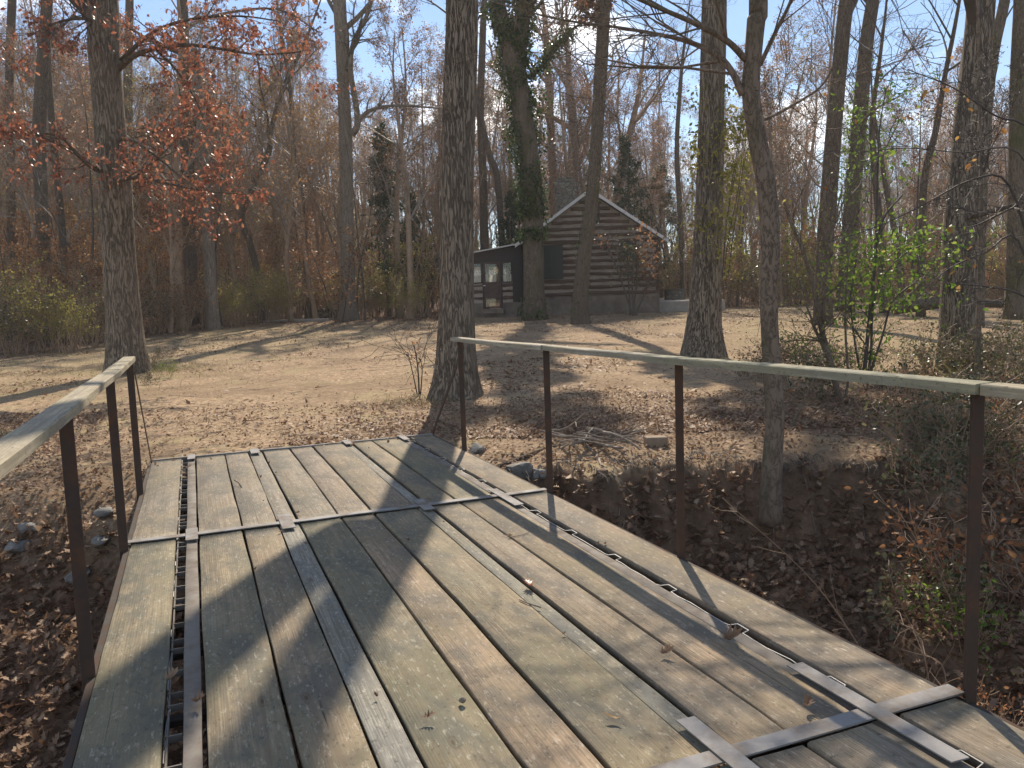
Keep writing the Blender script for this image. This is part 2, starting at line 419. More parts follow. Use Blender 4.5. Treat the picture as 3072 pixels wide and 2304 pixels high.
# ------------------------------------------------------------------ ground sheet
def clearing(x, y):
    """1 on the open yard, 0 under the woods"""
    e = fbm(x * .25, y * .25) * 4 - 2
    yb = 36.5 - 8 * sst(-10, -18, x) + 3 * sst(5, 14, x)
    m = sst(1.5, -1.5, y - yb + e) * sst(-15.2, -12.4, x + e * .5) * sst(22, 15, x + e)
    return m
def make_ground():
    s = np.linspace(-1, 1, 430)
    gx = .4 + 1.49 * np.sinh(6 * s); gy = 6.6 + 1.49 * np.sinh(6 * s)
    X, Y = np.meshgrid(gx, gy, indexing='xy')
    Z = terr(X, Y)
    n = len(s)
    i = (np.arange(n - 1)[:, None] * n + np.arange(n - 1)[None, :]).ravel()
    q = np.stack([i, i + 1, i + n + 1, i + n], 1)
    mb = MB(); mb.add(np.stack([X, Y, Z], -1).reshape(-1, 3), [q], 0.5)
    o = mb.build('ground', M['ground'])
    me = o.data
    g, p = gully(X, Y)
    cl = clearing(X, Y)
    soil = np.clip(p * 1.5, 0, 1) * (.35 + .65 * sst(-2.5, -.5, X) * sst(4.5, 3, X)) + .75 * sst(3.0, .4, np.hypot((X - 2.2) * .55, Y - 9.3)) * (fbm(X * 1.1, Y * 1.1) + .25)  # bank soil, plus a darker oval patch on the level ground behind it
    gr = .18 + .5 * np.clip(sst(-4.5, -9, X) * sst(11, 15, Y) + sst(3.5, 8, X) * sst(8, 14, Y) + sst(19, 26, Y) * sst(-2, -6, X), 0, 1)
    colr = np.stack([cl * (1 - .92 * np.clip(p * 1.4, 0, 1)), np.clip(soil, 0, 1), gr, np.ones_like(cl)], -1).reshape(-1, 4).astype(np.float32)
    ca = me.color_attributes.new('zone', 'FLOAT_COLOR', 'POINT'); ca.data.foreach_set('color', colr.ravel())
    tag(o, kind='structure')
make_ground()

# ------------------------------------------------------------------ footbridge
BR = empty('footbridge', (0, 0, 0), YAW)
tag(BR, 'weathered plank footbridge with steel straps and rusty railing posts, crossing the gully', 'footbridge')
def B2W(u, v, z=0):
    c, s = math.cos(YAW), math.sin(YAW)
    return Vector((u * c - v * s, u * s + v * c, z))
def W2B(x, y):
    c, s = math.cos(YAW), math.sin(YAW)
    return x * c + y * s, -x * s + y * c

def board(u0, u1, v0, v1, ztop, th, bev=.004, warp=.0022, seed=0, n=None):
    r = random.Random(seed * 7919 + 13)
    n = n or max(6, int((v1 - v0) / .14))
    ph = [r.uniform(0, 6.28) for _ in range(6)]
    b = bev
    V = []
    for i in range(n + 1):
        t = i / n; v = v0 + (v1 - v0) * t
        wl = warp * (math.sin(2.1 * v + ph[0]) + .6 * math.sin(5.3 * v + ph[1])); wr = warp * (math.sin(1.9 * v + ph[2]) + .6 * math.sin(6.1 * v + ph[3]))
        wz = warp * .9 * math.sin(1.4 * v + ph[4]); tw = warp * .8 * math.sin(1.1 * v + ph[5])
        a, c = u0 + wl + r.gauss(0, warp * .25), u1 + wr + r.gauss(0, warp * .25)
        e = b if i in (0, n) else 0
        for x, z in ((a, -th), (a, -b - e), (a + b + e, -e * .6), ((a + c) / 2, -e * .6 - .0012), (c - b - e, -e * .6), (c, -b - e), (c, -th)):
            V.append((x, v, ztop + z + wz + tw * (x - (a + c) / 2) / (c - a) * 2))
    m = 7; q = []
    for i in range(n):
        for k in range(m):
            q.append((i * m + k, i * m + (k + 1) % m, (i + 1) * m + (k + 1) % m, (i + 1) * m + k))
    caps = [tuple(range(m)), tuple(n * m + k for k in range(m))[::-1]]
    mb = MB(); mb.add(V, [q, caps]); return mb

bays = [(-1.35, 1.898), (1.948, 5.358), (5.398, 8.395)]
plank_u = [(-.441, -.180), (-.046, .215), (.2225, .440), (.581, .846), (.857, 1.071), (1.087, 1.379), (1.487, 1.694), (1.7045, 1.982), (2.104, 2.368)]
k = 0
for bi, (v0, v1) in enumerate(bays):
    for j, (u0, u1) in enumerate(plank_u):
        k += 1
        o = board(u0 + rnd.uniform(0, .003), u1 - rnd.uniform(0, .003), v0 + rnd.uniform(.002, .02), v1 - rnd.uniform(.002, .02), rnd.uniform(-.003, .002), .045, seed=k).build('plank', M['deck'], BR)
    for (u0, u1) in ((-.121, -.058), (.4475, .5675), (1.384, 1.463), (1.988, 2.050)):
        k += 1
        o = board(u0, u1, v0, v1, -.006 + rnd.uniform(-.002, .002), .012, .002, .0015, seed=k).build('runner', M['runner'] if u0 in (.4475, 1.384) else M['runner_steel'], BR)
# straps across the deck and the doubler plates over the runners
def flat(name, u0, u1, v0, v1, z0, z1, mat, slope=0, dv=0):
    mb = MB(); n = 10; V = []
    for i in range(n + 1):
        t = i / n; u = u0 + (u1 - u0) * t
        for v, z in ((v0, z0), (v1, z0), (v1, z1), (v0, z1)): V.append((u, v + dv * t, z + .0015 * math.sin(9 * u + v0)))
    q = [(i * 4 + a, i * 4 + (a + 1) % 4, i * 4 + 4 + (a + 1) % 4, i * 4 + 4 + a) for i in range(n) for a in range(4)]
    mb.add(V, [q, [(3, 2, 1, 0), (n * 4, n * 4 + 1, n * 4 + 2, n * 4 + 3)]])
    return mb.build(name, mat, BR, False)
flat('strap', -.46, 2.40, 1.888, 1.956, .0055, .0115, M['strap'])
flat('strap', -.46, 2.38, 5.345, 5.408, .0055, .0115, M['strap'])
flat('strap', -.46, 2.38, 8.400, 8.440, -.05, .004, M['strap'])
for (u0, u1, v0, v1) in ((1.392, 1.462, 1.62, 2.14), (1.985, 2.052, 1.60, 2.30), (.448, .53, 1.7, 2.12), (-.122, -.055, 1.7, 2.1),
                         (-.124, -.052, 5.22, 5.50), (.452, .535, 5.19, 5.56), (1.392, 1.468, 5.21, 5.53), (1.985, 2.055, 5.02, 5.55),
                         (-.124, -.054, 8.18, 8.45), (.46, .545, 8.17, 8.46), (1.39, 1.46, 8.17, 8.46), (1.985, 2.05, 8.10, 8.45)):
    flat('plate', u0, u1, v0, v1, .0125, .0175, M['strap'], dv=rnd.uniform(-.01, .01))
# frame below
for u0, u1 in ((-.475, -.443), (2.372, 2.400)):
    mb = MB(); box(mb, u0, u1, -1.4, 8.44, -.34, -.012, .004); mb.build('side_beam', M['girder'], BR, False)
for u in (.0, .63, 1.29, 1.93):
    mb = MB(); box(mb, u - .05, u + .05, -1.4, 8.40, -.40, -.075, .004); mb.build('girder', M['girder'], BR, False)
for i in range(17):
    v = -1.2 + i * .6
    mb = MB(); box(mb, -.44, 2.37, v, v + .05, -.0742, -.047, .003); mb.build('cross_bar', M['girder'], BR, False)
# ladder grating in the left slot, bent rod in the right slot
mb = MB(); v = -1.2
while v < 8.3:
    for dv in (0, .10, .30):
        box(mb, -.1765, -.1225, v + dv, v + dv + .007, -.034, -.010)
    box(mb, -.1725, -.1665, v - .01, v + .50, -.034, -.012)
    v += .53 + rnd.uniform(-.015, .015)
mb.build('grating', M['bar'], BR, False)
def rod(v0, v1, u, seed):
    r = random.Random(seed); P = []; v = v0
    while v < v1:
        j = lambda s=.004: r.gauss(0, s)
        P += [(u + j(), v, -.010 + j(.002)), (u + .009 + j(), v + .14, -.012), (u + .002 + j(), v + .26, -.010), (u + .008 + j(), v + .36, -.012), (u + .002, v + .415, -.008),
              (u + .042, v + .425, -.007), (u + .043, v + .50, -.007), (u + .004, v + .51, -.008)]
        v += .54
    return P
mb = MB(); P = rod(-1, 8.2, 2.056, 4); tubes(mb, [(P, [.0028] * len(P))], 5); mb.build('bent_rod', M['wire'], BR)
mb = MB(); P = [(p[0] * -1 + 1.886, p[1], p[2] - .012) for p in rod(-1, 8.2, 2.054, 9)]; P = [(max(-.178, min(-.13, a)), b, c) for a, b, c in P]
tubes(mb, [(P, [.0028] * len(P))], 5); mb.build('bent_rod', M['wire'], BR)

# railings
def railing(side, u, posts, htop, segs, brace_v, label):
    rl = empty('railing', (0, 0, 0), 0, BR)
    for v in posts:
        mb = MB()
        # steel angle: two leaves
        s = -1 if side == 'L' else 1
        a, t = .050, .0065
        z0, z1 = -.34, htop - .003
        box(mb, u - a / 2, u + a / 2, v - a / 2, v - a / 2 + t, z0, z1, .0012)
        box(mb, *( (u - a / 2, u - a / 2 + t) if s < 0 else (u + a / 2 - t, u + a / 2)), v - a / 2 + t + .0003, v + a / 2, z0, z1, .0012)
        mb.build('post', M['post'], rl, False)
    for i, (v0, v1, h0, h1, off) in enumerate(segs):
        th, w = .037, .090; n = 12; V = []
        r = random.Random(i + (5 if side == 'L' else 55))
        for j in range(n + 1):
            t = j / n; v = v0 + (v1 - v0) * t
            z = h0 + (h1 - h0) * t + .004 * math.sin(3.1 * t + i) * math.sin(math.pi * t); uo = u + off + .006 * math.sin(2.2 * v + i)
            b = .005
            for x, zz in ((-w/2, 0.), (-w/2, th - b), (-w/2 + b, th), (w/2 - b, th), (w/2, th - b), (w/2, 0.)):
                V.append((uo + x + r.gauss(0, .0006), v, z + zz + r.gauss(0, .0005)))
        q = [(j * 6 + a, j * 6 + (a + 1) % 6, j * 6 + 6 + (a + 1) % 6, j * 6 + 6 + a) for j in range(n) for a in range(6)]
        mb = MB(); mb.add(V, [q, [tuple(range(6)), tuple(n * 6 + a for a in range(6))[::-1]]])
        mb.build('handrail', M['rail'], rl, False)
    (va, za), (vb, zb) = brace_v
    mb = MB(); L = math.hypot(vb - va, zb - za); ang = math.atan2(zb - za, vb - va)
    Mx = Matrix.Translation((u + (-.03 if side == 'R' else .03), va, za)) @ Matrix.Rotation(ang, 4, 'X')
    box(mb, -.004, .004, 0, L, -.019, .019, .001, Mx); mb.build('brace', M['post'], rl, False)
    return rl
railing('R', 2.398, (7.38, 5.36, 3.64, 1.885, -.1), 1.054, [(-1.2, 1.83, 1.046, 1.054, .01), (1.835, 3.9, 1.056, 1.050, -.004), (3.905, 5.33, 1.052, 1.054, .003), (5.335, 7.52, 1.055, 1.054, -.006)], ((7.40, .82), (8.36, .02)), '')
railing('L', -.470, (6.92, 5.27, 3.46, 1.6, -.2), 1.040, [(-1.2, 1.9, 1.036, 1.040, 0), (1.905, 5.42, 1.041, 1.040, .004), (5.425, 7.02, 1.042, 1.044, -.003)], ((6.94, .95), (8.22, .02)), '')

# ------------------------------------------------------------------ trees
def unit(v): return v / (v.length + 1e-9)
def rvec(r): return Vector((r.gauss(0, 1), r.gauss(0, 1), r.gauss(0, 1)))
def limb(r, out, p, d, L, rad, lev, S):
    n = max(3, min(9, int(L / S['seg'][lev]) + 2)); pts = [p.copy()]; dirs = [d.copy()]
    for i in range(n - 1):
        d = unit(d + rvec(r) * S['wob'][lev] + Vector((0, 0, S['up'][lev])))
        p = p + d * (L / (n - 1)); pts.append(p.copy()); dirs.append(d.copy())
    last = lev >= S['max']
    tip = .35 if not last else .30
    rads = [max(S['rmin'], rad * (1 - (1 - tip) * (i / (n - 1)))) for i in range(n)]
    out.setdefault(lev, []).append((pts, rads))
    if last: return
    nk = S['kids'][lev]
    for kx in range(nk):
        t = S['t0'][lev] + (1 - S['t0'][lev]) * (kx + r.random()) / nk
        t = min(.999, t)
        i = min(n - 2, int(t * (n - 1))); f = t * (n - 1) - i
        q = pts[i].lerp(pts[i + 1], f); dd = dirs[i + 1]
        side = unit(rvec(r).cross(dd)); an = R(r.uniform(*S['ang'][lev]))
        cd = unit(dd * math.cos(an) + side * math.sin(an))
        cl = L * r.uniform(*S['len'][lev]) * (1.15 - .55 * t)
        limb(r, out, q, cd, cl, max(S['rmin'], rads[i] * r.uniform(.42, .62)), lev + 1, S)

BARE = dict(seg=[1.4, .8, .5, .3, .3], wob=[.10, .13, .18, .28, .34], up=[.08, .10, .07, .04, .02], kids=[0, 6, 5, 4, 0], t0=[.4, .25, .2, .15, 0],
            ang=[(25, 55), (25, 55), (25, 60), (30, 70), (0, 0)], len=[(.3, .5), (.40, .62), (.42, .62), (.45, .7), (0, 0)], max=4, rmin=.0035)

def trunk_mesh(path, rads, sides=18, flare=0.35, seed=0, lump=.05, sub=6):
    """a smooth tapered trunk along a polyline, with root flare and lumps"""
    r = random.Random(seed)
    P = np.array([tuple(p) for p in path], float); Rd = np.array(rads, float)
    n = len(P); tt = np.linspace(0, n - 1, (n - 1) * sub + 1)
    ext = lambda A: np.concatenate([[2 * A[0] - A[1]], A, [2 * A[-1] - A[-2]]])
    E = ext(P); out = []
    for t in tt:                                    # Catmull-Rom
        i = min(int(t), n - 2); f = t - i
        a, b, c, d = E[i], E[i + 1], E[i + 2], E[i + 3]
        out.append(.5 * (2 * b + (c - a) * f + (2 * a - 5 * b + 4 * c - d) * f * f + (3 * b - a - 3 * c + d) * f ** 3))
    C = np.array(out); rr = np.interp(tt, np.arange(n), Rd)
    h = np.concatenate([[0], np.cumsum(np.linalg.norm(np.diff(C, axis=0), axis=1))])
    t = np.gradient(C, axis=0); t /= np.linalg.norm(t, axis=1, keepdims=True)
    a = np.cross(t, np.array([[0, 1., 0]])); a /= np.linalg.norm(a, axis=1, keepdims=True); b = np.cross(t, a)
    th = np.arange(sides) * 2 * np.pi / sides
    k1, k2 = r.choice((3, 4, 5)), r.choice((5, 6, 7)); p1, p2 = r.uniform(0, 6), r.uniform(0, 6)
    fl = np.exp(-h / (rr[0] * 1.6 + .05))
    rad = rr[:, None] * (1 + flare * fl[:, None] * (1 + .45 * np.cos(k1 * th + p1)[None] + .2 * np.cos(k2 * th + p2)[None]))
    rad = rad * (1 + lump * (fbm(h[:, None] * 1.6 + seed * 3.1, (th * 1.2)[None] * np.cos(th)[None] + seed) - .47) * 2 + lump * .5 * np.cos(2 * th + h[:, None] * .5 + p2))
    V = C[:, None] + rad[..., None] * (a[:, None] * np.cos(th)[None, :, None] + b[:, None] * np.sin(th)[None, :, None])
    m = len(C); kk = np.arange(m - 1)[:, None] * sides; j = np.arange(sides)[None]; j2 = (j + 1) % sides
    q = np.stack([kk + j, kk + j2, kk + sides + j2, kk + sides + j], -1).reshape(-1, 4)
    mb = MB(); mb.add(V.reshape(-1, 3), [q, [tuple(range(sides))[::-1], tuple((m - 1) * sides + x for x in range(sides))]], .5)
    return mb, C, rr

def crown_from(r, path, rads, S, t0, nl, lenr, ang=(30, 65), first=1):
    out = {}
    n = len(path)
    for kx in range(nl):
        t = t0 + (1 - t0) * (kx + r.random()) / nl
        i = min(n - 2, int(t * (n - 1))); f = t * (n - 1) - i
        q = path[i].lerp(path[i + 1], f); dd = unit(path[i + 1] - path[i])
        rad = rads[i] + (rads[i + 1] - rads[i]) * f
        side = unit(rvec(r).cross(dd)); an = R(r.uniform(*ang)) * (1.15 - .5 * t)
        limb(r, out, q, unit(dd * math.cos(an) + side * math.sin(an)), r.uniform(*lenr) * (1.2 - .6 * t), rad * r.uniform(.38, .6), first, S)
    return out

def crown_build(out, parent, mat, name='crown', extra=None):
    mb = MB()
    for lev, items in out.items():
        big = [x for x in items if x[1][0] > .05]; mid = [x for x in items if .015 < x[1][0] <= .05]; sm = [x for x in items if x[1][0] <= .015]
        for its, sd in ((big, 8), (mid, 5), (sm, 3)):
            if its: tubes(mb, its, sd)
    return mb.build(name, mat, parent)

def leaf_points(r, out, levs, per, spread=.05, filt=None):
    pts = []
    for lv in levs:
        for P, rd in out.get(lv, ()):
            for _ in range(per if isinstance(per, int) else (1 if r.random() < per else 0)):
                t = r.uniform(.25, 1) * (len(P) - 1); i = min(len(P) - 2, int(t))
                p = P[i].lerp(P[i + 1], t - i) + rvec(r) * spread
                if filt is None or filt(p): pts.append(tuple(p))
    return pts

kids = {}
def reg(root): kids[root] = [c for c in root.children]

# ---- the trees one can point to: (name, label, base px, [(px,py,width px) up the trunk], bark, height above last point, crown)
def px_tree(name, label, pts, bark, top=9.0, nl=9, seed=1, sides=18, flare=.35, group=None, leafmat=None, leafn=0, Y=None, t0=.55, lump=.05, cat='tree', sink=.12, leafsize=.1, wfac=1.0, crown_len=(3.0, 5.5), twig='twig_dark', dyn=None, head=None):
    r = random.Random(seed)
    b = hit(pts[0][0], pts[0][1]) if Y is None else at(pts[0][0], pts[0][1], Y)
    if Y is not None: b.z = T(b.x, b.y)
    Yb = b.y
    root = empty(name, b)
    path = []; rads = []
    for i, (px, py, w) in enumerate(pts):
        p = at(px, py, Yb + (dyn[i] if dyn else 0)) - b
        if i == 0: p.x, p.y, p.z = 0, 0, -sink
        path.append(p); rads.append(w * K / F * Yb / 2 * wfac)
    d = unit(Vector(head)) if head else unit(path[-1] - path[-2])
    p = path[-1].copy(); rr = rads[-1]
    m = max(1, int(top / 1.8)) if top > 0 else 0
    for i in range(m):
        d = unit(d + rvec(r) * .045 + Vector((0, 0, .10))); p = p + d * (top / m); path.append(p.copy()); rads.append(max(.02, rr * (1 - .85 * (i + 1) / m)))
    mb, C, rc = trunk_mesh(path, rads, sides, flare, seed, lump)
    mb.build('trunk', M[bark], root)
    out = {}
    if nl:
        out = crown_from(r, path, rads, BARE, t0, nl, crown_len)
        crown_build(out, root, M[twig])
        if leafmat:
            pts_ = leaf_points(r, out, (3, 4), leafn)
            ml = MB(); leaves(ml, pts_, nr.uniform(.6, 1.2, len(pts_)) * leafsize, 'oval', droop=.6); ml.build('foliage', M[leafmat], root)
    tag(root, label, cat, group)
    return root, path, rads, out

def side_limb(root, pts, Y, mat, S=None, seed=3, kidn=None, name='limb', w0=None):
    """one limb drawn through picture points at its own distances, with twigs"""
    r = random.Random(seed); b = root.location
    P = [at(px, py, (Y if not isinstance(Y, (list, tuple)) else Y[i])) - b for i, (px, py, w) in enumerate(pts)]
    YY = Y if not isinstance(Y, (list, tuple)) else sum(Y) / len(Y)
    Rd = [w * K / F * YY / 2 for _, _, w in pts]
    mb, C, rc = trunk_mesh(P, Rd, 8, 0, seed, .03, 4)
    out = {}
    SS = dict(BARE); SS.update(S or {})
    for kx in range(kidn or 8):
        t = .15 + .85 * (kx + r.random()) / (kidn or 8); i = min(len(C) - 2, int(t * (len(C) - 1)))
        q = Vector(C[i]); dd = unit(Vector(C[i + 1] - C[i])); side = unit(rvec(r).cross(dd)); an = R(r.uniform(25, 60))
        limb(r, out, q, unit(dd * math.cos(an) + side * math.sin(an)), r.uniform(*SS.get('clen', (.8, 1.8))), rc[i] * .45, 2, SS)
    for lev, items in out.items():
        tubes(mb, [x for x in items if x[1][0] > .012], 5) ; tubes(mb, [x for x in items if x[1][0] <= .012], 3)
    mb.build(name, M[mat], root)
    return out

# ------------------------------------------------------------------ the big trees of the yard
A, *_a = px_tree('oak_tree', 'stout grey oak with deep furrowed bark beside the left handrail, red leaves on its limbs',
    [(277, 806, 72), (270, 720, 67), (258, 560, 63), (248, 400, 66), (236, 250, 62), (226, 120, 64), (221, 0, 64)], 'oak', 8, 7, 11, 24, .35)
Bt, *_b = px_tree('oak_tree', 'tall straight oak right behind the far end of the right handrail, flaring at its roots',
    [(985, 858, 82), (986, 790, 78), (987, 640, 74), (987, 420, 70), (992, 210, 68), (998, 0, 65)], 'oak', 9, 8, 12, 28, .55)
C, pathC, radC, _ = px_tree('ivy_covered_tree', 'trunk wrapped in ivy before the cabin porch, forking near the top of the photo',
    [(1156, 690, 46), (1153, 600, 44), (1148, 400, 42), (1131, 260, 42), (1112, 140, 44), (1092, 70, 34), (1072, -20, 32)], 'mossy', 7, 13, 13, 18, .25, leafmat='ivy', leafn=5, leafsize=.19, t0=.60, crown_len=(1.8, 3.4), head=(.22, 0, 1))
side_limb(C, [(1112, 150, 34), (1126, 70, 33), (1132, -40, 30)], C.location.y, 'mossy', seed=14, kidn=3)
ivl = [(1140, 168, 9), (1172, 140, 8), (1204, 100, 7), (1237, 63, 5), (1256, 52, 3)]
side_limb(C, ivl, C.location.y, 'mossy', seed=15, kidn=4)
D, *_d = px_tree('leaning_tree', 'slim trunk leaning to the right in front of the cabin gable',
    [(1253, 699, 36), (1254, 640, 31), (1264, 540, 29), (1279, 430, 28), (1290, 280, 27), (1298, 150, 27), (1306, 0, 25)], 'dark', 7, 13, 15, 16, .3, leafmat='russet', leafn=5, leafsize=.17, t0=.58, crown_len=(2.2, 4.2), head=(.06, 0, 1))
Et, pathE, radE, _ = px_tree('oak_tree', 'thick trunk right of the cabin with yellow-green vine leaves halfway up',
    [(1519, 768, 76), (1521, 700, 70), (1528, 560, 62), (1533, 400, 58), (1538, 200, 52), (1543, 0, 50)], 'oak', 8, 7, 16, 22, .35)
Ft, pathF, radF, _ = px_tree('crooked_tree', 'crooked dark trunk growing from the foot of the gully bank behind the right handrail',
    [(1664, 1108, 56), (1668, 1000, 50), (1674, 900, 46), (1667, 800, 44), (1660, 650, 44), (1664, 520, 47), (1655, 400, 47), (1636, 300, 45), (1622, 200, 44), (1628, 110, 42), (1634, 40, 44), (1638, -30, 44)],
    'smooth', 5, 0, 17, 18, .2, lump=.09, wfac=.82)
FY = Ft.location.y
side_limb(Ft, [(1604, 205, 15.8), (1584, 160, 14.4), (1553, 122, 13.0), (1500, 95, 10.8), (1440, 78, 8.6), (1340, 60, 6.5), (1200, 40, 4.3), (1050, 0, 2.2)], [FY, FY, FY, FY + .1, FY + .2, FY + .4, FY + .6, FY + 1], 'smooth', seed=21, kidn=12)
side_limb(Ft, [(1612, 130, 15.8), (1570, 88, 13.7), (1500, 50, 11.5), (1430, 20, 9.4), (1360, -10, 7.2)], [FY, FY - .1, FY - .2, FY - .3, FY - .4], 'smooth', seed=22, kidn=8)
side_limb(Ft, [(1642, 140, 10.1), (1675, 70, 8.6), (1705, 10, 7.2), (1720, -40, 5.8)], FY + .2, 'smooth', seed=23, kidn=5)
side_limb(Ft, [(1648, 260, 6.5), (1690, 240, 5.8), (1770, 190, 4.3), (1800, 140, 2.9), (1812, 90, 2.2)], FY + .3, 'smooth', seed=24, kidn=7)
It, *_i = px_tree('oak_tree', 'dark thick trunk near the right edge of the photo, above the rail joint',
    [(2066, 802, 76), (2068, 720, 70), (2074, 560, 72), (2083, 420, 72), (2098, 250, 66), (2110, 120, 58), (2120, 0, 54)], 'oak', 7, 6, 18, 22, .25)
Kt, *_k = px_tree('grey_tree', 'pale grey trunk with a crooked side limb, standing by the stacked stones at the left',
    [(755, 692, 38), (752, 620, 30), (750, 480, 27), (747, 320, 28), (741, 170, 26), (733, 0, 27)], 'pale', 5, 6, 19, 16, .4)
side_limb(Kt, [(760, 292, 15), (772, 270, 13), (768, 220, 12), (757, 150, 11), (764, 90, 10), (790, 40, 9), (806, -10, 8)], Kt.location.y - .3, 'pale', seed=25, kidn=5, S={'clen': (1.5, 3)})
side_limb(Kt, [(764, 286, 13), (780, 255, 10), (806, 236, 8), (860, 228, 6), (950, 234, 3)], Kt.location.y - .5, 'pale', seed=26, kidn=6, S={'clen': (1, 2)})
side_limb(Kt, [(748, 60, 12), (780, 30, 10), (812, -10, 8)], Kt.location.y + .3, 'pale', seed=27, kidn=3, S={'clen': (1, 2)})
Gt, *_ = px_tree('tall_tree', 'first of two dark straight trunks right of the crooked tree',
    [(1776, 700, 37), (1780, 560, 34), (1792, 400, 34), (1806, 220, 32), (1816, 120, 31), (1829, 0, 30)], 'dark', 6, 7, 20, 16, .25)
Ht, *_ = px_tree('tall_tree', 'second of two dark straight trunks right of the crooked tree, farther back',
    [(1824, 672, 36), (1832, 560, 33), (1842, 420, 32), (1860, 220, 31), (1872, 90, 28), (1886, 0, 26)], 'dark', 6, 7, 22, 16, .25)
Lt, *_ = px_tree('dead_snag', 'pale weathered trunk standing at the wood edge right of the red-leaved oak',
    [(460, 712, 30), (457, 640, 25), (450, 520, 23), (442, 400, 24), (432, 260, 22), (423, 140, 17), (421, 105, 10)], 'pale', 0, 0, 23, 14, .3)
m1, *_ = px_tree('tall_tree', 'dark forked trunk close behind the pale snag at the left',
    [(411, 640, 30), (409, 500, 27), (405, 350, 26), (400, 200, 24), (396, 60, 22), (394, 0, 20)], 'dark', 6, 7, 24, 14, .3, Y=38)
px_tree('tall_tree', 'straight dark trunk left of the red-leaved oak', [(96, 640, 28), (92, 480, 26), (85, 300, 26), (92, 140, 24), (102, 0, 22)], 'dark', 6, 7, 26, 14, .25, Y=31)
px_tree('slender_tree', 'thin dark stem between the left photo edge and the red-leaved oak', [(143, 640, 17), (133, 480, 15), (118, 330, 14), (104, 150, 12), (100, 0, 10)], 'dark', 4, 6, 27, 10, .25, Y=33)
px_tree('slender_tree', 'grey stem nearest the left edge of the photo', [(28, 640, 20), (24, 400, 18), (20, 200, 17), (26, 0, 16)], 'dark', 6, 6, 28, 10, .25, Y=40)
px_tree('slender_tree', 'thin stem hidden partly by the left oak, just right of its trunk', [(278, 640, 20), (282, 400, 19), (276, 200, 18), (280, 0, 16)], 'dark', 6, 6, 29, 10, .25, Y=44)
px_tree('bent_tree', 'bent leaning stem in the woods between the snag and the grey trunk by the stones',
    [(566, 668, 17), (556, 590, 15), (538, 520, 14), (522, 470, 14), (548, 400, 13), (580, 330, 13), (588, 270, 11), (620, 170, 9), (655, 100, 7)], 'dark', 3, 5, 30, 10, .3, Y=41)
px_tree('slender_tree', 'slim upright stem left of the grey trunk by the stones', [(664, 650, 15), (660, 540, 13), (650, 420, 12), (634, 330, 11), (628, 200, 9), (610, 90, 8)], 'dark', 4, 6, 31, 10, .3, Y=43)
px_tree('slender_tree', 'slim upright stem showing just right of the tall straight oak', [(1047, 640, 18), (1044, 400, 17), (1038, 250, 16), (1042, 100, 14), (1046, 0, 12)], 'dark', 5, 6, 32, 10, .25, Y=48)
px_tree('leaning_tree', 'thin stem leaning left behind the tall straight oak', [(1092, 640, 15), (1076, 400, 14), (1056, 330, 13), (1030, 215, 12), (1006, 130, 10), (990, 60, 9)], 'dark', 4, 5, 33, 10, .25, Y=46)
vt, *_ = px_tree('spreading_tree', 'vase-shaped bare tree with many rising limbs right above the cabin chimney', [(1240, 600, 30), (1240, 480, 27), (1237, 390, 25), (1239, 320, 22)], 'twig', 9, 13, 34, 10, .2, Y=52, t0=.28, crown_len=(5, 9), twig='twig')
px_tree('spreading_tree', 'pale bare tree with rising limbs behind the left slope of the cabin roof', [(1196, 600, 22), (1196, 450, 19), (1192, 330, 17), (1186, 200, 15), (1178, 60, 11)], 'twig', 4, 11, 35, 10, .2, Y=54, t0=.3, crown_len=(4, 7), twig='twig')
px_tree('spreading_tree', 'bare tree spreading its limbs behind the right slope of the cabin roof', [(1322, 620, 20), (1330, 480, 17), (1342, 380, 16), (1352, 320, 14), (1376, 220, 10)], 'twig', 5, 11, 36, 10, .2, Y=50, t0=.3, crown_len=(4, 8), twig='twig')
px_tree('slender_tree', 'slim dark stem with a crooked top behind the bright green bush', [(1910, 660, 17), (1899, 480, 15), (1890, 380, 13), (1884, 260, 11), (1900, 130, 8)], 'dark', 4, 6, 37, 10, .25, Y=30)
px_tree('slender_tree', 'forked stem left of the dark trunk at the right edge', [(1990, 660, 18), (1992, 500, 16), (1998, 380, 14), (2022, 280, 12), (2040, 170, 10), (2062, 60, 8)], 'dark', 4, 7, 38, 10, .25, Y=27)
px_tree('slender_tree', 'dark stem slanting right behind the green bush', [(1952, 640, 14), (1936, 520, 13), (1918, 430, 11), (1902, 330, 9)], 'dark', 4, 6, 39, 10, .25, Y=34)
px_tree('tall_tree', 'second trunk just behind the dark thick trunk at the right', [(2108, 720, 30), (2112, 560, 28), (2124, 300, 26), (2144, 120, 24), (2172, -10, 21)], 'mossy', 6, 6, 40, 12, .25, Y=22)
px_tree('tall_tree', 'grey trunk cut by the right edge of the photo', [(2192, 720, 38), (2194, 480, 34), (2198, 200, 32), (2206, 0, 28)], 'mossy', 6, 6, 41, 12, .25, Y=24)
px_tree('sapling', 'thin straight sapling rising beside the dark thick trunk at the right', [(2110, 850, 13), (2114, 700, 11), (2118, 560, 10), (2121, 430, 8), (2118, 300, 5)], 'smooth', 2, 8, 42, 8, .2, crown_len=(.8, 1.6), t0=.4)
px_tree('slender_tree', 'thin stem between the thick vine-hung trunk and the crooked tree', [(1478, 640, 13), (1470, 480, 12), (1462, 330, 10), (1470, 180, 8)], 'dark', 5, 7, 43, 10, .25, Y=44)

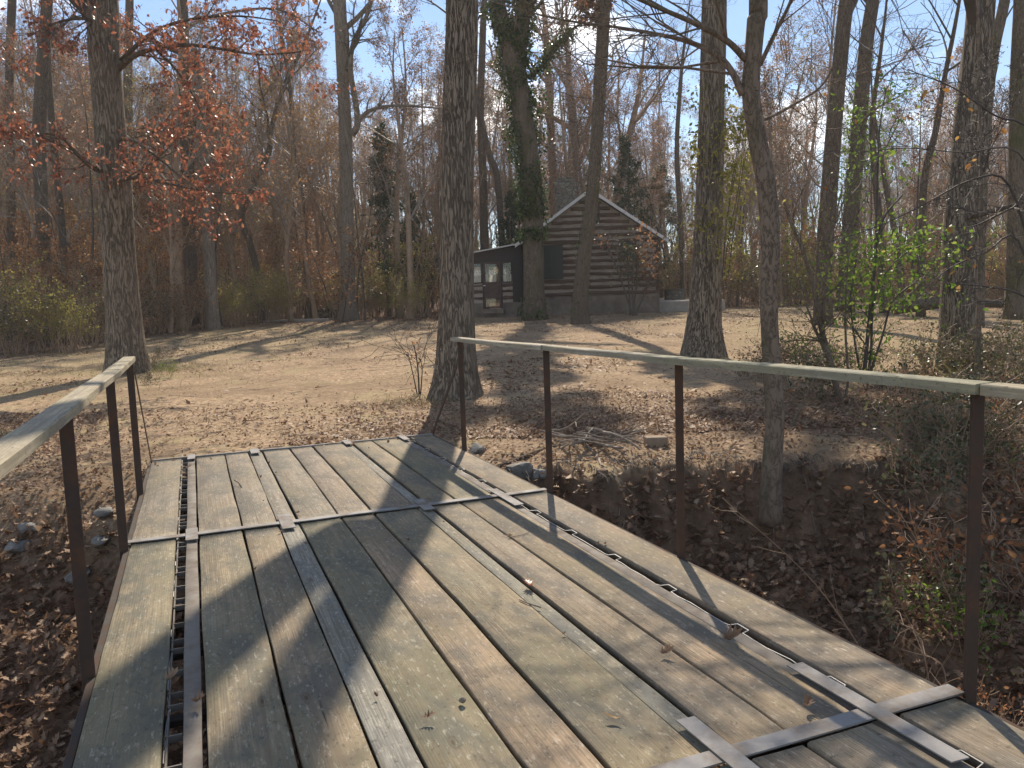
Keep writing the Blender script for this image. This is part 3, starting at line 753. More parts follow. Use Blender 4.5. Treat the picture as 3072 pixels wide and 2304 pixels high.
# left oak's red leaved limbs
def leafy_limbs(root, specs, mat, leafmat, seed, size, per=3, kidn=9, kind='oak'):
    r = random.Random(seed); ml = MB()
    for i, (pts, Y) in enumerate(specs):
        out = side_limb(root, pts, Y, mat, seed=seed + i, kidn=kidn, S={'kids': [0, 6, 4, 3, 0], 'clen': (.7, 1.5), 'up': [.08, .1, -.02, -.08, -.12]})
        pp = leaf_points(r, out, (3, 4), per, .05) + leaf_points(r, out, (2,), 2, .06)
        leaves(ml, pp, nr.uniform(.7, 1.25, len(pp)) * size, kind, droop=1.0, curl=.35)
    ml.build('foliage', M[leafmat], root)
AY = A.location.y
leafy_limbs(A, [([(252, 152, 15), (285, 124, 12), (330, 106, 10), (400, 97, 8), (480, 106, 6), (560, 118, 4), (650, 112, 2.5)], [AY, AY - .3, AY - .7, AY - 1.2, AY - 1.6, AY - 2, AY - 2.4]),
                ([(262, 130, 10), (330, 70, 8), (420, 40, 6), (520, 35, 4), (600, 45, 2.5)], [AY, AY - .6, AY - 1.0, AY - 1.2, AY - 1.2]),
                ([(340, 110, 7), (380, 150, 5), (420, 210, 4), (440, 260, 2)], [AY - .8, AY - 1, AY - 1.3, AY - 1.5]),
                ([(240, 374, 12), (205, 366, 9), (170, 338, 7), (127, 294, 5), (60, 288, 4), (0, 284, 2)], [AY, AY - .5, AY - .9, AY - 1.3, AY - 1.6, AY - 2]),
                ([(236, 398, 13), (262, 390, 9), (300, 384, 7), (360, 396, 5), (440, 412, 4), (530, 420, 2)], [AY, AY - .5, AY - .9, AY - 1.2, AY - 1.5, AY - 1.8]),
                ([(248, 300, 9), (290, 305, 7), (340, 340, 5), (390, 380, 3), (430, 410, 2)], [AY, AY - .6, AY - 1, AY - 1.3, AY - 1.6]),
                ([(222, 60, 10), (180, 40, 7), (120, 50, 4), (60, 80, 2)], [AY, AY - .5, AY - 1, AY - 1.3])], 'dark', 'red', 70, .108, 3, 11)
leafy_limbs(m1, [([(394, 60, 9), (480, 30, 6), (600, 20, 4), (690, 70, 2)], [37, 36, 35, 35]), ([(400, 120, 9), (330, 90, 6), (250, 40, 3)], [38, 37, 36])], 'dark', 'red', 90, .16, 4, 9)
leafy_limbs(Ht, [([(1864, 260, 6), (1900, 230, 4), (1960, 200, 2)], [22, 21.5, 21])], 'dark', 'russet', 95, .1, 1, 6)

# leafy limbs added to the oak above the frame, to dapple the deck
bl = Bt.location
def dapple_limbs(root, specs, seed, per, size):
    r = random.Random(seed); ml = MB()
    for i, (pts, kn) in enumerate(specs):
        P = [Vector(p) - root.location for p in pts]; n = len(P)
        mb, Cc, rc = trunk_mesh(P, [.085 * (1 - .8 * k_ / (n - 1)) for k_ in range(n)], 8, 0, seed + i, .03, 4); out = {}
        for kx in range(kn):
            ii = min(len(Cc) - 2, int((.42 + .58 * (kx + r.random()) / kn) * (len(Cc) - 1))); dd = unit(Vector(Cc[ii + 1] - Cc[ii])); sd_ = unit(rvec(r).cross(dd)); a = R(r.uniform(30, 70))
            limb(r, out, Vector(Cc[ii]), unit(dd * math.cos(a) + sd_ * math.sin(a)), r.uniform(.8, 1.7), rc[ii] * .5, 2, BARE)
        for it in out.values(): tubes(mb, it, 4)
        mb.build('limb', M['twig_dark'], root); pp = leaf_points(r, out, (3, 4), per, .06); leaves(ml, pp, nr.uniform(.7, 1.2, len(pp)) * size, 'oval', droop=.8)
    ml.build('foliage', M['russet'], root)
dapple_limbs(Bt, [([(bl.x, bl.y, 8.0), (bl.x - 1.3, bl.y + .6, 8.4), (bl.x - 2.6, bl.y + .9, 8.2), (bl.x - 4.2, bl.y + .8, 8.4)], 13), ([(bl.x, bl.y, 8.6), (bl.x - 1.4, bl.y - .6, 9.3), (bl.x - 2.4, bl.y - 1.0, 9.6), (bl.x - 3.6, bl.y - 1.0, 9.8)], 11)], 300, 6, .13)
mb, *_ = trunk_mesh([Vector((.05, 0, 5.9)), Vector((-.16, .05, 6.9)), Vector((-.30, .05, 8.2)), Vector((-.44, .1, 10.0)), Vector((-.6, .1, 13))], [.24, .25, .25, .22, .12], 14, 0, 5)
mb.build('limb', M['oak'], Bt)  # second leader added above the frame to broaden the oak's shadow
# ------------------------------------------------------------------ ivy and vines on trunks
def vine(name, label, pts, Y, half, n, mat, size, group=None, seed=1, spread=.05, cat='ivy', kind='oval', stemw=.012):
    """leaf mass around the trunk line pts (picture px) at distance Y; half = trunk half width px"""
    b = at(pts[0][0], pts[0][1], Y); root = empty(name, b)
    P = np.array([tuple(at(p[0], p[1], Y) - b) for p in pts]); H = np.array([p[2] for p in pts]) * K / F * Y
    t = nr.random(n) * (len(P) - 1); i = np.minimum(t.astype(int), len(P) - 2); f = (t - i)[:, None]
    c = P[i] * (1 - f) + P[i + 1] * f; h = (H[i] * (1 - f[:, 0]) + H[i + 1] * f[:, 0])
    an = nr.uniform(0, 2 * np.pi, n)
    clump = vnoise(t * 3.3 + seed * 7, an * 1.1 + seed)
    keep = clump > .34
    off = np.abs(nr.normal(0, spread, n)) + .01
    rr = h + off * (.5 + 2.5 * np.clip(clump - .4, 0, 1))
    pos = c + np.stack([np.cos(an) * rr, np.sin(an) * rr, nr.normal(0, .04, n)], 1)
    ml = MB(); leaves(ml, pos[keep], nr.uniform(.6, 1.25, keep.sum()) * size, kind, droop=.7, curl=.3); ml.build('foliage', M[mat], root)
    ms = MB(); it = []
    for s in range(4):
        ph = rnd.uniform(0, 6.28); q = []
        for k_ in range(len(P) * 3):
            tt = k_ / (len(P) * 3 - 1) * (len(P) - 1); ii = min(int(tt), len(P) - 2); ff = tt - ii
            cc = P[ii] * (1 - ff) + P[ii + 1] * ff; hh = H[ii] * (1 - ff) + H[ii + 1] * ff
            a_ = ph + .5 * math.sin(tt * 1.7 + ph)
            q.append((cc[0] + math.cos(a_) * (hh + stemw * .6), cc[1] + math.sin(a_) * (hh + stemw * .6), cc[2]))
        it.append((q, [stemw * (1 - .7 * k_ / len(q)) for k_ in range(len(q))]))
    tubes(ms, it, 5); ms.build('stem', M['twig_dark'], root)
    tag(root, label, cat, group)
    return root
CY = C.location.y
vine('climbing_ivy', 'small dark ivy patch at the foot of the porch-side trunk', [(1152, 690, 25), (1148, 640, 22)], CY - .1, 22, 260, 'ivy', .12, seed=9, spread=.12)
vine('climbing_ivy', 'dark green ivy sheathing the forked trunk before the porch', [(1151, 520, 21), (1147, 400, 21), (1131, 260, 22), (1112, 140, 25), (1088, 60, 20), (1072, -10, 18)], CY, 20, 9500, 'ivy', .13, seed=1, spread=.16)
vine('climbing_ivy', 'ivy on the upright right fork of the porch-side trunk', [(1114, 150, 17), (1127, 70, 17), (1132, -20, 16)], CY, 16, 2200, 'ivy', .13, seed=2, spread=.13)
vine('climbing_ivy', 'ivy thick along the slanting side limb above the cabin roof', [(1140, 168, 5), (1172, 140, 6), (1204, 100, 6), (1240, 60, 3)], CY, 5, 1500, 'ivy', .13, seed=3, spread=.25)
vine('climbing_ivy', 'loose ivy hanging right of the porch-side trunk at roof height', [(1168, 330, 3), (1172, 240, 6), (1168, 170, 5)], CY + .3, 4, 500, 'ivy', .13, seed=4, spread=.4)
vine('trailing_vine', 'yellow-green vine leaves around the thick trunk right of the cabin', [(1530, 500, 31), (1534, 380, 30), (1536, 290, 29), (1538, 190, 27)], Et.location.y, 30, 1200, 'yellow', .085, seed=5, spread=.22, cat='vine')
vine('climbing_ivy', 'green ivy column leaning between the thick trunk and the crooked tree', [(1566, 600, 5), (1576, 500, 8), (1590, 400, 9), (1604, 300, 8), (1612, 240, 4)], Et.location.y - 1.2, 8, 1500, 'yellow', .075, seed=6, spread=.20)
vine('climbing_ivy', 'sparse dark ivy on the slim leaning trunk before the gable', [(1248, 690, 15), (1262, 540, 15), (1279, 430, 14), (1288, 320, 12)], D.location.y, 14, 500, 'ivy', .09, seed=7, spread=.05)
vine('trailing_vine', 'fresh green vine on the second dark trunk right of the crooked tree', [(1840, 440, 17), (1850, 330, 17), (1858, 230, 14)], Ht.location.y - .4, 15, 900, 'green', .12, seed=8, spread=.35, cat='vine')

# ------------------------------------------------------------------ shrubs drawn in place
def px_shrub(name, label, base, stems, clusters, Y, mat, size, cat='shrub', stemmat='twig_dark', kind='oval', group=None, seed=1, twigs=5, droop=.5):
    r = random.Random(seed)
    b = at(base[0], base[1], Y); b.z = T(b.x, b.y); root = empty(name, b)
    ms = MB(); its = []
    for st in stems:
        P = [at(p[0], p[1], Y + (p[3] if len(p) > 3 else 0)) - b for p in st]; w = [max(.0035, p[2] * K / F * Y / 2) for p in st]
        P[0].z = -.06 if abs(st[0][1] - base[1]) < 40 else P[0].z
        mb, Cc, rc = trunk_mesh(P, w, 6, .1, seed + len(its), .03, 4); its.append(1)
        ms.add(np.concatenate(mb.v), [np.concatenate(f) for f in mb.f.values() if f[0].shape[1] == 4])
        out = {}
        for kx in range(twigs):
            i = min(len(Cc) - 2, int((.3 + .7 * r.random()) * (len(Cc) - 1))); dd = unit(Vector(Cc[i + 1] - Cc[i])); side = unit(rvec(r).cross(dd)); an = R(r.uniform(25, 70))
            limb(r, out, Vector(Cc[i]), unit(dd * math.cos(an) + side * math.sin(an)), r.uniform(.3, .9) * Y / 12, max(.003, rc[i] * .4), 3, BARE)
        for l_, it in out.items(): tubes(ms, it, 3)
    ms.build('stem', M[stemmat], root)
    ml = MB()
    for (px, py, rx, ry, n, dz) in clusters:
        c = at(px, py, Y + dz) - b; s = K / F * Y
        p = np.stack([nr.normal(0, rx * s * .5, n), nr.normal(0, rx * s * .45, n), nr.normal(0, ry * s * .5, n)], 1)
        cl = vnoise(p[:, 0] / .22 + seed * 3 + 40, p[:, 2] / .16 + 11 * seed + 40 + p[:, 1] * 2)
        p = p[cl > .42] + np.array(c)
        leaves(ml, p, nr.uniform(.55, 1.2, len(p)) * size, kind, droop=droop, curl=.3)
    ml.build('foliage', M[mat], root)
    tag(root, label, cat, group)
    return root
GY = 12.2
px_shrub('honeysuckle_bush', 'bright green backlit bush behind the right handrail, left of the dark thick trunk', (1870, 880),
    [[(1858, 900, 11), (1865, 820, 10), (1875, 720, 9), (1888, 590, 7), (1905, 480, 5), (1950, 420, 3)], [(1862, 900, 8), (1880, 780, 6), (1890, 640, 5), (1940, 560, 4), (2010, 520, 3)], [(1866, 900, 6), (1850, 760, 5), (1838, 650, 4), (1850, 560, 3)],
     [(1870, 890, 6), (1905, 730, 5), (1930, 650, 4), (1990, 600, 3)], [(1888, 590, 5), (1895, 420, 4), (1900, 280, 3), (1915, 190, 2)]],
    [(1905, 560, 150, 95, 1300, 0), (1960, 520, 130, 55, 480, .3), (1890, 620, 90, 70, 380, -.2), (1945, 640, 60, 40, 130, .2), (1860, 660, 60, 80, 200, 0), (1880, 760, 80, 90, 160, 0), (1910, 210, 110, 55, 260, .4), (1900, 330, 80, 100, 240, .3)], GY, 'green', .075, seed=3, twigs=9)
px_shrub('sapling', 'multi-stemmed crooked sapling rising behind the middle of the right handrail', (1818, 936),
    [[(1818, 940, 15), (1811, 853, 14), (1788, 760, 13), (1775, 713, 12), (1765, 653, 10), (1738, 553, 8), (1704, 470, 6), (1690, 420, 4)], [(1788, 762, 9), (1762, 715, 7), (1752, 690, 5)], [(1776, 715, 8), (1782, 620, 6), (1800, 500, 4), (1820, 400, 3)],
     [(1822, 936, 7), (1832, 820, 6), (1826, 700, 5), (1832, 560, 4), (1850, 430, 3)], [(1816, 930, 6), (1796, 800, 5), (1742, 660, 4), (1716, 560, 3)]],
    [(1790, 650, 110, 140, 420, 0), (1730, 520, 110, 140, 420, 0), (1830, 780, 90, 80, 110, 0)], 10.6, 'yellow', .05, 'sapling', 'smooth', seed=5, twigs=10)
px_shrub('sapling', 'whip-thin sapling leaning right beside the crooked trunk', (1704, 952), [[(1704, 954, 6), (1722, 900, 5), (1744, 850, 4), (1770, 790, 3)], [(1706, 950, 4), (1735, 905, 3), (1790, 870, 2)]], [(1745, 840, 60, 60, 10, 0)], 8.6, 'russet', .07, 'sapling', 'smooth', seed=6, twigs=4)
px_shrub('overhanging_bush', 'bare arching branches with a few yellow leaves reaching in from the right edge', (2290, 900),
    [[(2290, 910, 13.6), (2270, 760, 11.2), (2240, 600, 8.1), (2180, 400, 5.6), (2100, 388, 3.7), (1975, 453, 2.5), (1880, 495, 1.9), (1791, 522, 1.8)], [(2270, 760, 7.4), (2200, 520, 5.0), (2130, 545, 3.7), (2050, 580, 2.5), (1980, 640, 1.8)], [(2290, 800, 7.4), (2230, 440, 5.6), (2190, 448, 5.0), (2120, 482, 3.7), (2090, 492, 2.5)],
     [(2270, 700, 6.2), (2212, 640, 4.3), (2140, 620, 3.1), (2050, 610, 1.9), (1990, 590, 1.8)], [(2280, 600, 7.4), (2230, 300, 5.6), (2150, 250, 4.3), (2060, 190, 3.1), (1960, 150, 1.9)], [(2280, 500, 6.2), (2200, 330, 3.7), (2080, 330, 2.5), (1960, 320, 1.9), (1850, 330, 1.8)]],
    [(2000, 200, 250, 120, 26, 0), (2050, 420, 250, 120, 30, 0), (2120, 600, 160, 100, 30, 0), (1950, 120, 200, 160, 22, 0)], 8.2, 'orange', .075, 'bush', 'twig_dark', seed=7, twigs=11)
px_shrub('leafy_sapling', 'sapling with russet and green leaves against the right half of the cabin wall', (1370, 690),
    [[(1370, 692, 5), (1366, 620, 4), (1372, 550, 4), (1392, 520, 3)], [(1368, 690, 4), (1340, 600, 3), (1310, 530, 3), (1296, 520, 2)], [(1372, 690, 4), (1400, 610, 3), (1412, 550, 3)]],
    [(1300, 524, 34, 22, 110, 0), (1392, 530, 40, 40, 220, 0), (1385, 575, 50, 34, 170, 0), (1405, 600, 22, 60, 120, 0)], 33.5, 'russet', .15, 'sapling', seed=8, twigs=8)
px_shrub('evergreen_vine', 'glossy green vine leaves over the dark window on the cabin gable', (1366, 690),
    [[(1362, 690, 4), (1358, 610, 3), (1352, 540, 3)], [(1366, 690, 3), (1376, 600, 3), (1370, 530, 2)]], [(1352, 545, 26, 40, 260, 0), (1378, 560, 26, 34, 180, 0), (1366, 590, 40, 26, 120, 0)], 33.9, 'olive', .14, 'vine', seed=9, twigs=6)
px_shrub('dry_weed', 'thin dry weed standing left of the roots of the tall straight oak', (905, 838), [[(905, 840, 4), (903, 800, 3), (899, 770, 3), (894, 745, 2)], [(907, 840, 3), (912, 800, 2), (908, 775, 2)], [(902, 838, 3), (888, 790, 2), (880, 760, 1.5)]],
    [(903, 800, 26, 60, 130, 0), (896, 760, 16, 40, 70, 0), (906, 830, 34, 20, 60, 0)], 12.3, 'russet', .045, 'weed', seed=10, twigs=4)
px_shrub('strap_leaf_plant', 'tuft of pale strap leaves at the foot of the dark thick trunk at the right', (2072, 800), [[(2072, 802, 5), (2072, 795, 4), (2072, 790, 3)]], [], 11.6, 'grass', .1, 'plant', seed=11, twigs=0)
def tuft(root, n, size, mat, kind='blade', spread=.04, up=.8):
    ml = MB(); an = nr.uniform(0, 6.28, n); ti = nr.uniform(.15, 1.1, n)
    ax = np.stack([np.cos(an) * np.sin(ti), np.sin(an) * np.sin(ti), np.cos(ti)], 1)
    leaves(ml, nr.normal(0, spread, (n, 3)) * (1, 1, .1), nr.uniform(.5, 1.1, n) * size, kind, axis=ax * 2, curl=.35); ml.build('foliage', M[mat], root)
for o in list(COL.objects):
    if o.name == 'strap_leaf_plant': tuft(o, 60, .42, 'grass')

# ------------------------------------------------------------------ repeated woodland plants: a few of each kind, then copies
def bare_variant(name, seed, h, r0, nl, leafmat=None, ln=1, lsize=.1, t0=.4, bark='twig', clen=(2.2, 4.2), S=None):
    r = random.Random(seed); root = empty(name)
    n = 9; path = [Vector((0, 0, -.3))]; d = Vector((r.gauss(0, .05), r.gauss(0, .05), 1)); p = path[0].copy()
    for i in range(n - 1):
        d = unit(d + rvec(r) * .05 + Vector((0, 0, .05))); p = p + d * h / (n - 1); path.append(p.copy())
    rads = [r0 * (1 - .86 * i / (n - 1)) for i in range(n)]
    trunk_mesh(path, rads, 10, .3, seed, .05, 3)[0].build('trunk', M[bark], root)
    out = crown_from(r, path, rads, S or BARE, t0, nl, clen); crown_build(out, root, M['twig' if seed % 2 else 'twig_grey'])
    if leafmat:
        pp = leaf_points(r, out, (3, 4), ln, .1); ml = MB(); leaves(ml, pp, nr.uniform(.6, 1.2, len(pp)) * lsize, 'dia', droop=.6); ml.build('foliage', M[leafmat], root)
    return root
def sapling_variant(name, seed, h, leafmat, ln, lsize):
    r = random.Random(seed)
    S = dict(BARE); S.update(kids=[0, 5, 4, 3, 0], up=[.05, .0, -.02, -.02, -.02], max=3, wob=[.1, .14, .18, .2, .2])
    root = empty(name); its = {}
    ms = MB(); ml = MB()
    for s in range(r.choice((1, 1, 2))):
        path = [Vector((r.gauss(0, .1), r.gauss(0, .1), -.15))]; d = unit(Vector((r.gauss(0, .14), r.gauss(0, .14), 1))); p = path[0].copy()
        for i in range(7):
            d = unit(d + rvec(r) * .07 + Vector((0, 0, .04))); p = p + d * h / 7; path.append(p.copy())
        rads = [.035 * h / 5 * (1 - .85 * i / 7) + .004 for i in range(8)]
        mb, *_ = trunk_mesh(path, rads, 7, .2, seed + s, .04, 2)
        ms.add(np.concatenate(mb.v), [np.concatenate(f) for f in mb.f.values() if f[0].shape[1] == 4])
        out = crown_from(r, path, rads, S, .18, 12, (h * .18, h * .36), (45, 85))
        for l_, it in out.items(): its.setdefault(l_, []).extend(it)
    ms.build('trunk', M['twig_dark'], root)
    crown_build(its, root, M['twig'])
    pp = leaf_points(r, its, (2, 3), ln, .07); leaves(ml, pp, nr.uniform(.6, 1.2, len(pp)) * lsize, 'dia', droop=.5); ml.build('foliage', M[leafmat], root)
    return root
def shrub_variant(name, seed, h, leafmat, n, lsize, stems=14, kind='dia'):
    r = random.Random(seed); root = empty(name); S = dict(BARE); S.update(kids=[0, 5, 4, 0, 0], max=3, up=[.05, .06, .05, .02, 0], rmin=.003)
    out = {}
    for s in range(stems):
        a = r.uniform(0, 6.28); rr = r.uniform(0, h * .25); an = R(r.uniform(4, 42))
        limb(r, out, Vector((math.cos(a) * rr, math.sin(a) * rr, -.08)), unit(Vector((math.cos(a) * math.sin(an), math.sin(a) * math.sin(an), math.cos(an)))), h * r.uniform(.6, 1.05), .012 * h / 1.6, 1, S)
    mb = MB()
    for l_, it in out.items(): tubes(mb, it, 4 if l_ == 1 else 3)
    mb.build('stem', M['twig'], root)
    pp = leaf_points(r, out, (2, 3), n, .06); ml = MB(); leaves(ml, pp, nr.uniform(.55, 1.25, len(pp)) * lsize, kind, droop=.3); ml.build('foliage', M[leafmat], root)
    return root
def conifer_variant(name, seed, h, w, n=2600, needle=.30):
    r = random.Random(seed); root = empty(name)
    path = [Vector((0, 0, -.2)), Vector((.05, 0, h * .35)), Vector((0, .04, h * .7)), Vector((0, 0, h))]; rads = [h * .014, h * .011, h * .006, .01]
    trunk_mesh(path, rads, 8, .2, seed, .04, 4)[0].build('trunk', M['dark'], root)
    out = {}; S = dict(BARE); S.update(max=2, kids=[0, 7, 0, 0, 0], up=[0, -.015, -.03, 0, 0], ang=[(0, 0), (30, 60), (30, 60), (0, 0), (0, 0)], len=[(0, 0), (.25, .45), (.3, .4), (0, 0), (0, 0)])
    N = 46
    for i in range(N):
        t = .16 + .82 * (i + r.random()) / N; a = r.uniform(0, 6.28); L = w * (1.08 - t) ** .8 * r.uniform(.55, 1.1)
        limb(r, out, Vector((0, 0, h * t)), unit(Vector((math.cos(a), math.sin(a), .25))), L, .03 * (1.1 - t), 1, S)
    crown_build(out, root, M['twig_dark'])
    pp = leaf_points(r, out, (1, 2), 9, .09); ml = MB(); leaves(ml, pp, nr.uniform(.6, 1.2, len(pp)) * needle, 'lance', droop=.35); ml.build('foliage', M['needle'], root)
    return root

PROTO = {}
WOODS = dict(BARE, kids=[0, 7, 5, 5, 0], rmin=.005)
for i in range(7): PROTO['bare%d' % i] = bare_variant('bare_tree', 100 + i, rnd.uniform(13, 18), rnd.uniform(.10, .19), 12 + i % 3, ('russet', 'orange', 'russet', 'russet', 'yellow', 'russet', 'orange')[i], (.9, .5, 1, .5, .35, 1, .8)[i], .11, t0=.30, S=WOODS)
for i in range(2): PROTO['redtree%d' % i] = bare_variant('russet_tree', 120 + i, rnd.uniform(9, 12), .10, 11, 'russet' if i else 'red', 2, .12, t0=.25, clen=(1.6, 3.2))
for i in range(3): PROTO['slim%d' % i] = bare_variant('slender_tree', 130 + i, rnd.uniform(8, 12), rnd.uniform(.05, .08), 8, None, 0, .1, t0=.35, bark='twig_dark', clen=(1.2, 2.6))
for i, lm in enumerate(('orange', 'russet', 'russet', 'yellow')): PROTO['sap%d' % i] = sapling_variant('understory_sapling', 140 + i, rnd.uniform(3, 5.5), lm, 2, .11)
for i, lm in enumerate(('yellow', 'olive', 'russet', 'yellow')): PROTO['shrub%d' % i] = shrub_variant('understory_shrub', 150 + i, rnd.uniform(1.5, 2.3), lm, 5 if lm == 'yellow' else 3, .075)
for i, lm in enumerate(('olive', 'green', 'russet', 'olive')): PROTO['weed%d' % i] = shrub_variant('undergrowth_plant', 160 + i, rnd.uniform(.55, .9), lm, 2, .042, 8, 'oval')
PROTO['cedar'] = conifer_variant('cedar_tree', 171, 9, 2.2); PROTO['pine'] = conifer_variant('pine_tree', 172, 11, 2.6)
for r_ in PROTO.values(): reg(r_)
used = set()
def place(key, x, y, scale, label, cat, group, rz=None, dz=0, tilt=0.0):
    p = PROTO[key]
    o = p if key not in used else copy_tree(p, kids)
    used.add(key)
    o.location = (x, y, T(x, y) + dz); o.scale = (scale,) * 3; o.rotation_euler = (rnd.gauss(0, tilt), rnd.gauss(0, tilt), rnd.uniform(0, 6.28) if rz is None else rz)
    tag(o, label, cat, group)
    return o
CABX = at(1278, 600, 36.8).x
def blocked(x, y): return (abs(x - CABX + 1.2) < 6.2 and 33 < y < 47.5)
def zone(x, y):
    q = x / y
    return 0 if q < -.20 else (1 if q < .17 else 2)
ZN = ('on the left hillside', 'behind the cabin', 'in the woods at the right')
r = random.Random(5)
cnt = 0; placed = []
while cnt < 400:
    Y = 30 + 62 * r.random() ** .9; q = r.uniform(-.72, .74); x = q * Y
    if blocked(x, Y) or clearing(x, Y) > .25: continue
    if any((x - a) ** 2 + (Y - b) ** 2 < 2.6 for a, b in placed): continue
    if q > .17 and r.random() < .1: continue
    placed.append((x, Y)); z = zone(x, Y); u = r.random()
    if z == 0 and u < .16: place('redtree%d' % r.randrange(2), x, Y, r.uniform(.8, 1.2), 'smaller tree still holding russet leaves ' + ZN[z], 'tree', 'russet-leaved trees ' + ZN[z], tilt=.03)
    elif u < .40: place('slim%d' % r.randrange(3), x, Y, r.uniform(.8, 1.3), 'slender bare understory tree ' + ZN[z], 'tree', 'slender bare trees ' + ZN[z], tilt=.06)
    else: place('bare%d' % r.randrange(7), x, Y, r.uniform(.75, 1.2), 'tall bare background tree ' + ZN[z], 'tree', 'tall bare trees ' + ZN[z], tilt=.02)
    cnt += 1
cnt = 0
while cnt < 230:
    Y = 25 + 50 * r.random(); q = r.uniform(-.72, .74); x = q * Y
    if blocked(x, Y) or clearing(x, Y) > .15: continue
    z = zone(x, Y); u = r.random()
    k_ = (0, 1, 2)[r.randrange(3)] if z == 0 and u < .8 else (3 if u < .5 else r.randrange(4))
    col = ('orange', 'russet', 'russet', 'yellow-green')[k_]
    place('sap%d' % k_, x, Y, r.uniform(.7, 1.25), '%s-leaved understory sapling %s' % (col, ZN[z]), 'sapling', '%s-leaved saplings %s' % (col, ZN[z]), tilt=.07); cnt += 1
# shrub rows at the edge of the woods
cnt = 0
while cnt < 105:
    Y = 21 + 27 * r.random(); q = r.uniform(-.70, .72); x = q * Y; c = clearing(x, Y)
    if blocked(x, Y) or not (.0 <= c < .30) or r.random() < (.0 if c > .001 else .6): continue
    z = zone(x, Y)
    lx = q * 1725 + 1106
    k_ = r.choice((0, 3, 0, 1)) if 470 < lx < 960 else (r.choice((1, 1, 2)) if lx < 470 else r.choice((1, 2, 3, 1)))
    col = ('yellow-green', 'grey-green', 'russet', 'yellow-green')[k_]
    place('shrub%d' % k_, x, Y, r.uniform(.75, 1.35), '%s shrub at the wood edge %s' % (col, ('left of the yard', 'beyond the cabin', 'right of the yard')[z]), 'shrub', '%s shrubs %s' % (col, ZN[z])); cnt += 1
for px, py, s in ((30, 742, .85), (95, 738, 1.05), (150, 740, .7), (192, 730, .95), (10, 700, 1.15), (66, 690, .9), (126, 694, 1.15), (180, 686, .8)):
    h = hit(px, py + 22); place('shrub%d' % r.choice((1, 1, 0)), h.x, h.y, s, 'dense grey-green bush in the thicket at the left edge of the yard', 'shrub', 'bushes of the left thicket')
for px, Y, s, k_ in ((838, 43, 1.1, 'cedar'), (900, 47, .8, 'cedar'), (1115, 49, .85, 'cedar'), (1362, 47, .9, 'pine'), (1428, 52, .8, 'pine'), (1105, 45, .6, 'pine')):
    p = at(px, 600, Y); place(k_, p.x, Y, s, {838: 'dark green cedar standing behind the grey trunk and the tall straight oak', 900: 'smaller dark cedar just left of the tall straight oak', 1115: 'dark evergreen directly behind the ivy-wrapped trunk',
        1362: 'green pine rising over the right slope of the cabin roof', 1428: 'paler pine right of the cabin', 1105: 'low bushy evergreen behind the porch roof'}[px], 'evergreen', None)
# undergrowth on the gully slope
cnt = 0
while cnt < 120:
    x = r.uniform(2.0, 9.5); y = r.uniform(3.0, 13.5)
    u_, v_ = W2B(x, y)
    if u_ < 2.9 or (x < 3.6 and y > 6.0) or (x < 3.0 and r.random() < .7): continue
    if y > 9 and r.random() < .35: continue
    k_ = r.choice((0, 0, 3, 3, 3, 0, 1, 2)); col = ('grey-green', 'fresh green', 'russet', 'grey-green')[k_]
    place('weed%d' % k_, x, y, r.uniform(.5, 1.35) * (.6 if y < 5.5 else 1), 'small-leaved %s undergrowth on the slope beyond the right handrail' % col, 'plant', '%s undergrowth beyond the right handrail' % col); cnt += 1
for i in range(14):
    x = r.uniform(-7, -2.8); y = r.uniform(4.6, 9.5)
    if W2B(x, y)[0] > -.9: continue
    k_ = r.choice((0, 3, 2)); place('weed%d' % k_, x, y, r.uniform(.3, .6), 'low leafy sprig among the fallen leaves left of the bridge', 'plant', 'sprigs left of the bridge')
for px, py in ((340, 800), (360, 815), (325, 830), (345, 770)):
    h = hit(px, py); place('weed%d' % r.choice((0, 1)), h.x, h.y, r.uniform(.4, .6), 'low green plant by the roots of the red-leaved oak', 'plant', 'low plants by the red-leaved oak')
for k_ in [k_ for k_ in PROTO if k_ not in used]:
    for o in list(PROTO[k_].children) + [PROTO[k_]]: bpy.data.objects.remove(o)

def hill_brush():
    r = random.Random(66); its = []; pts = []; S = dict(BARE); S.update(max=3, kids=[0, 3, 3, 0, 0], seg=[3, 1.6, 1.0, .8, .5], rmin=.006)
    n = 0
    while n < 2500:
        Y = 40 + 62 * r.random(); q = r.uniform(-.74, .76); x = q * Y
        if blocked(x, Y) or clearing(x, Y) > .05 or (q > .17 and r.random() < .15): continue
        n += 1; h = r.uniform(1.5, 5.0) if r.random() < .6 else r.uniform(5, 9); out = {}
        limb(r, out, Vector((x, Y, T(x, Y) - .1)), unit(Vector((r.gauss(0, .15), r.gauss(0, .15), 1))), h, .012 + .005 * h, 1, S)
        for it in out.values(): its.extend(it)
        if r.random() < .75: pts += leaf_points(r, out, (2, 3), 2 if q < -.1 else 1, .12)
    mb = MB(); tubes(mb, its, 3); o = mb.build('hillside_brush', M['twig']); tag(o, 'tangle of thin brush stems covering the slopes under the background trees', 'brush', kind='stuff')
    for nm, mt, k0, k1 in (('russet_brush_leaves', 'russet', 0, .62), ('orange_brush_leaves', 'orange', .62, .85), ('yellow_brush_leaves', 'yellow', .85, 1)):
        pp = np.array(pts); key = vnoise(pp[:, 0] * .22, pp[:, 1] * .12); order = np.argsort(np.argsort(key)) / len(key); pp = pp[(order >= k0) & (order < k1)]
        mb = MB(); leaves(mb, pp, nr.uniform(.08, .17, len(pp)), 'dia', droop=.4); tag(mb.build(nm, M[mt]), {'russet': 'russet dead leaves clinging to the brush on the slopes', 'orange': 'orange-brown leaves clinging to the brush on the slopes', 'yellow': 'yellow-green leaves clinging to the brush on the slopes'}[mt], 'leaves', kind='stuff')
hill_brush()
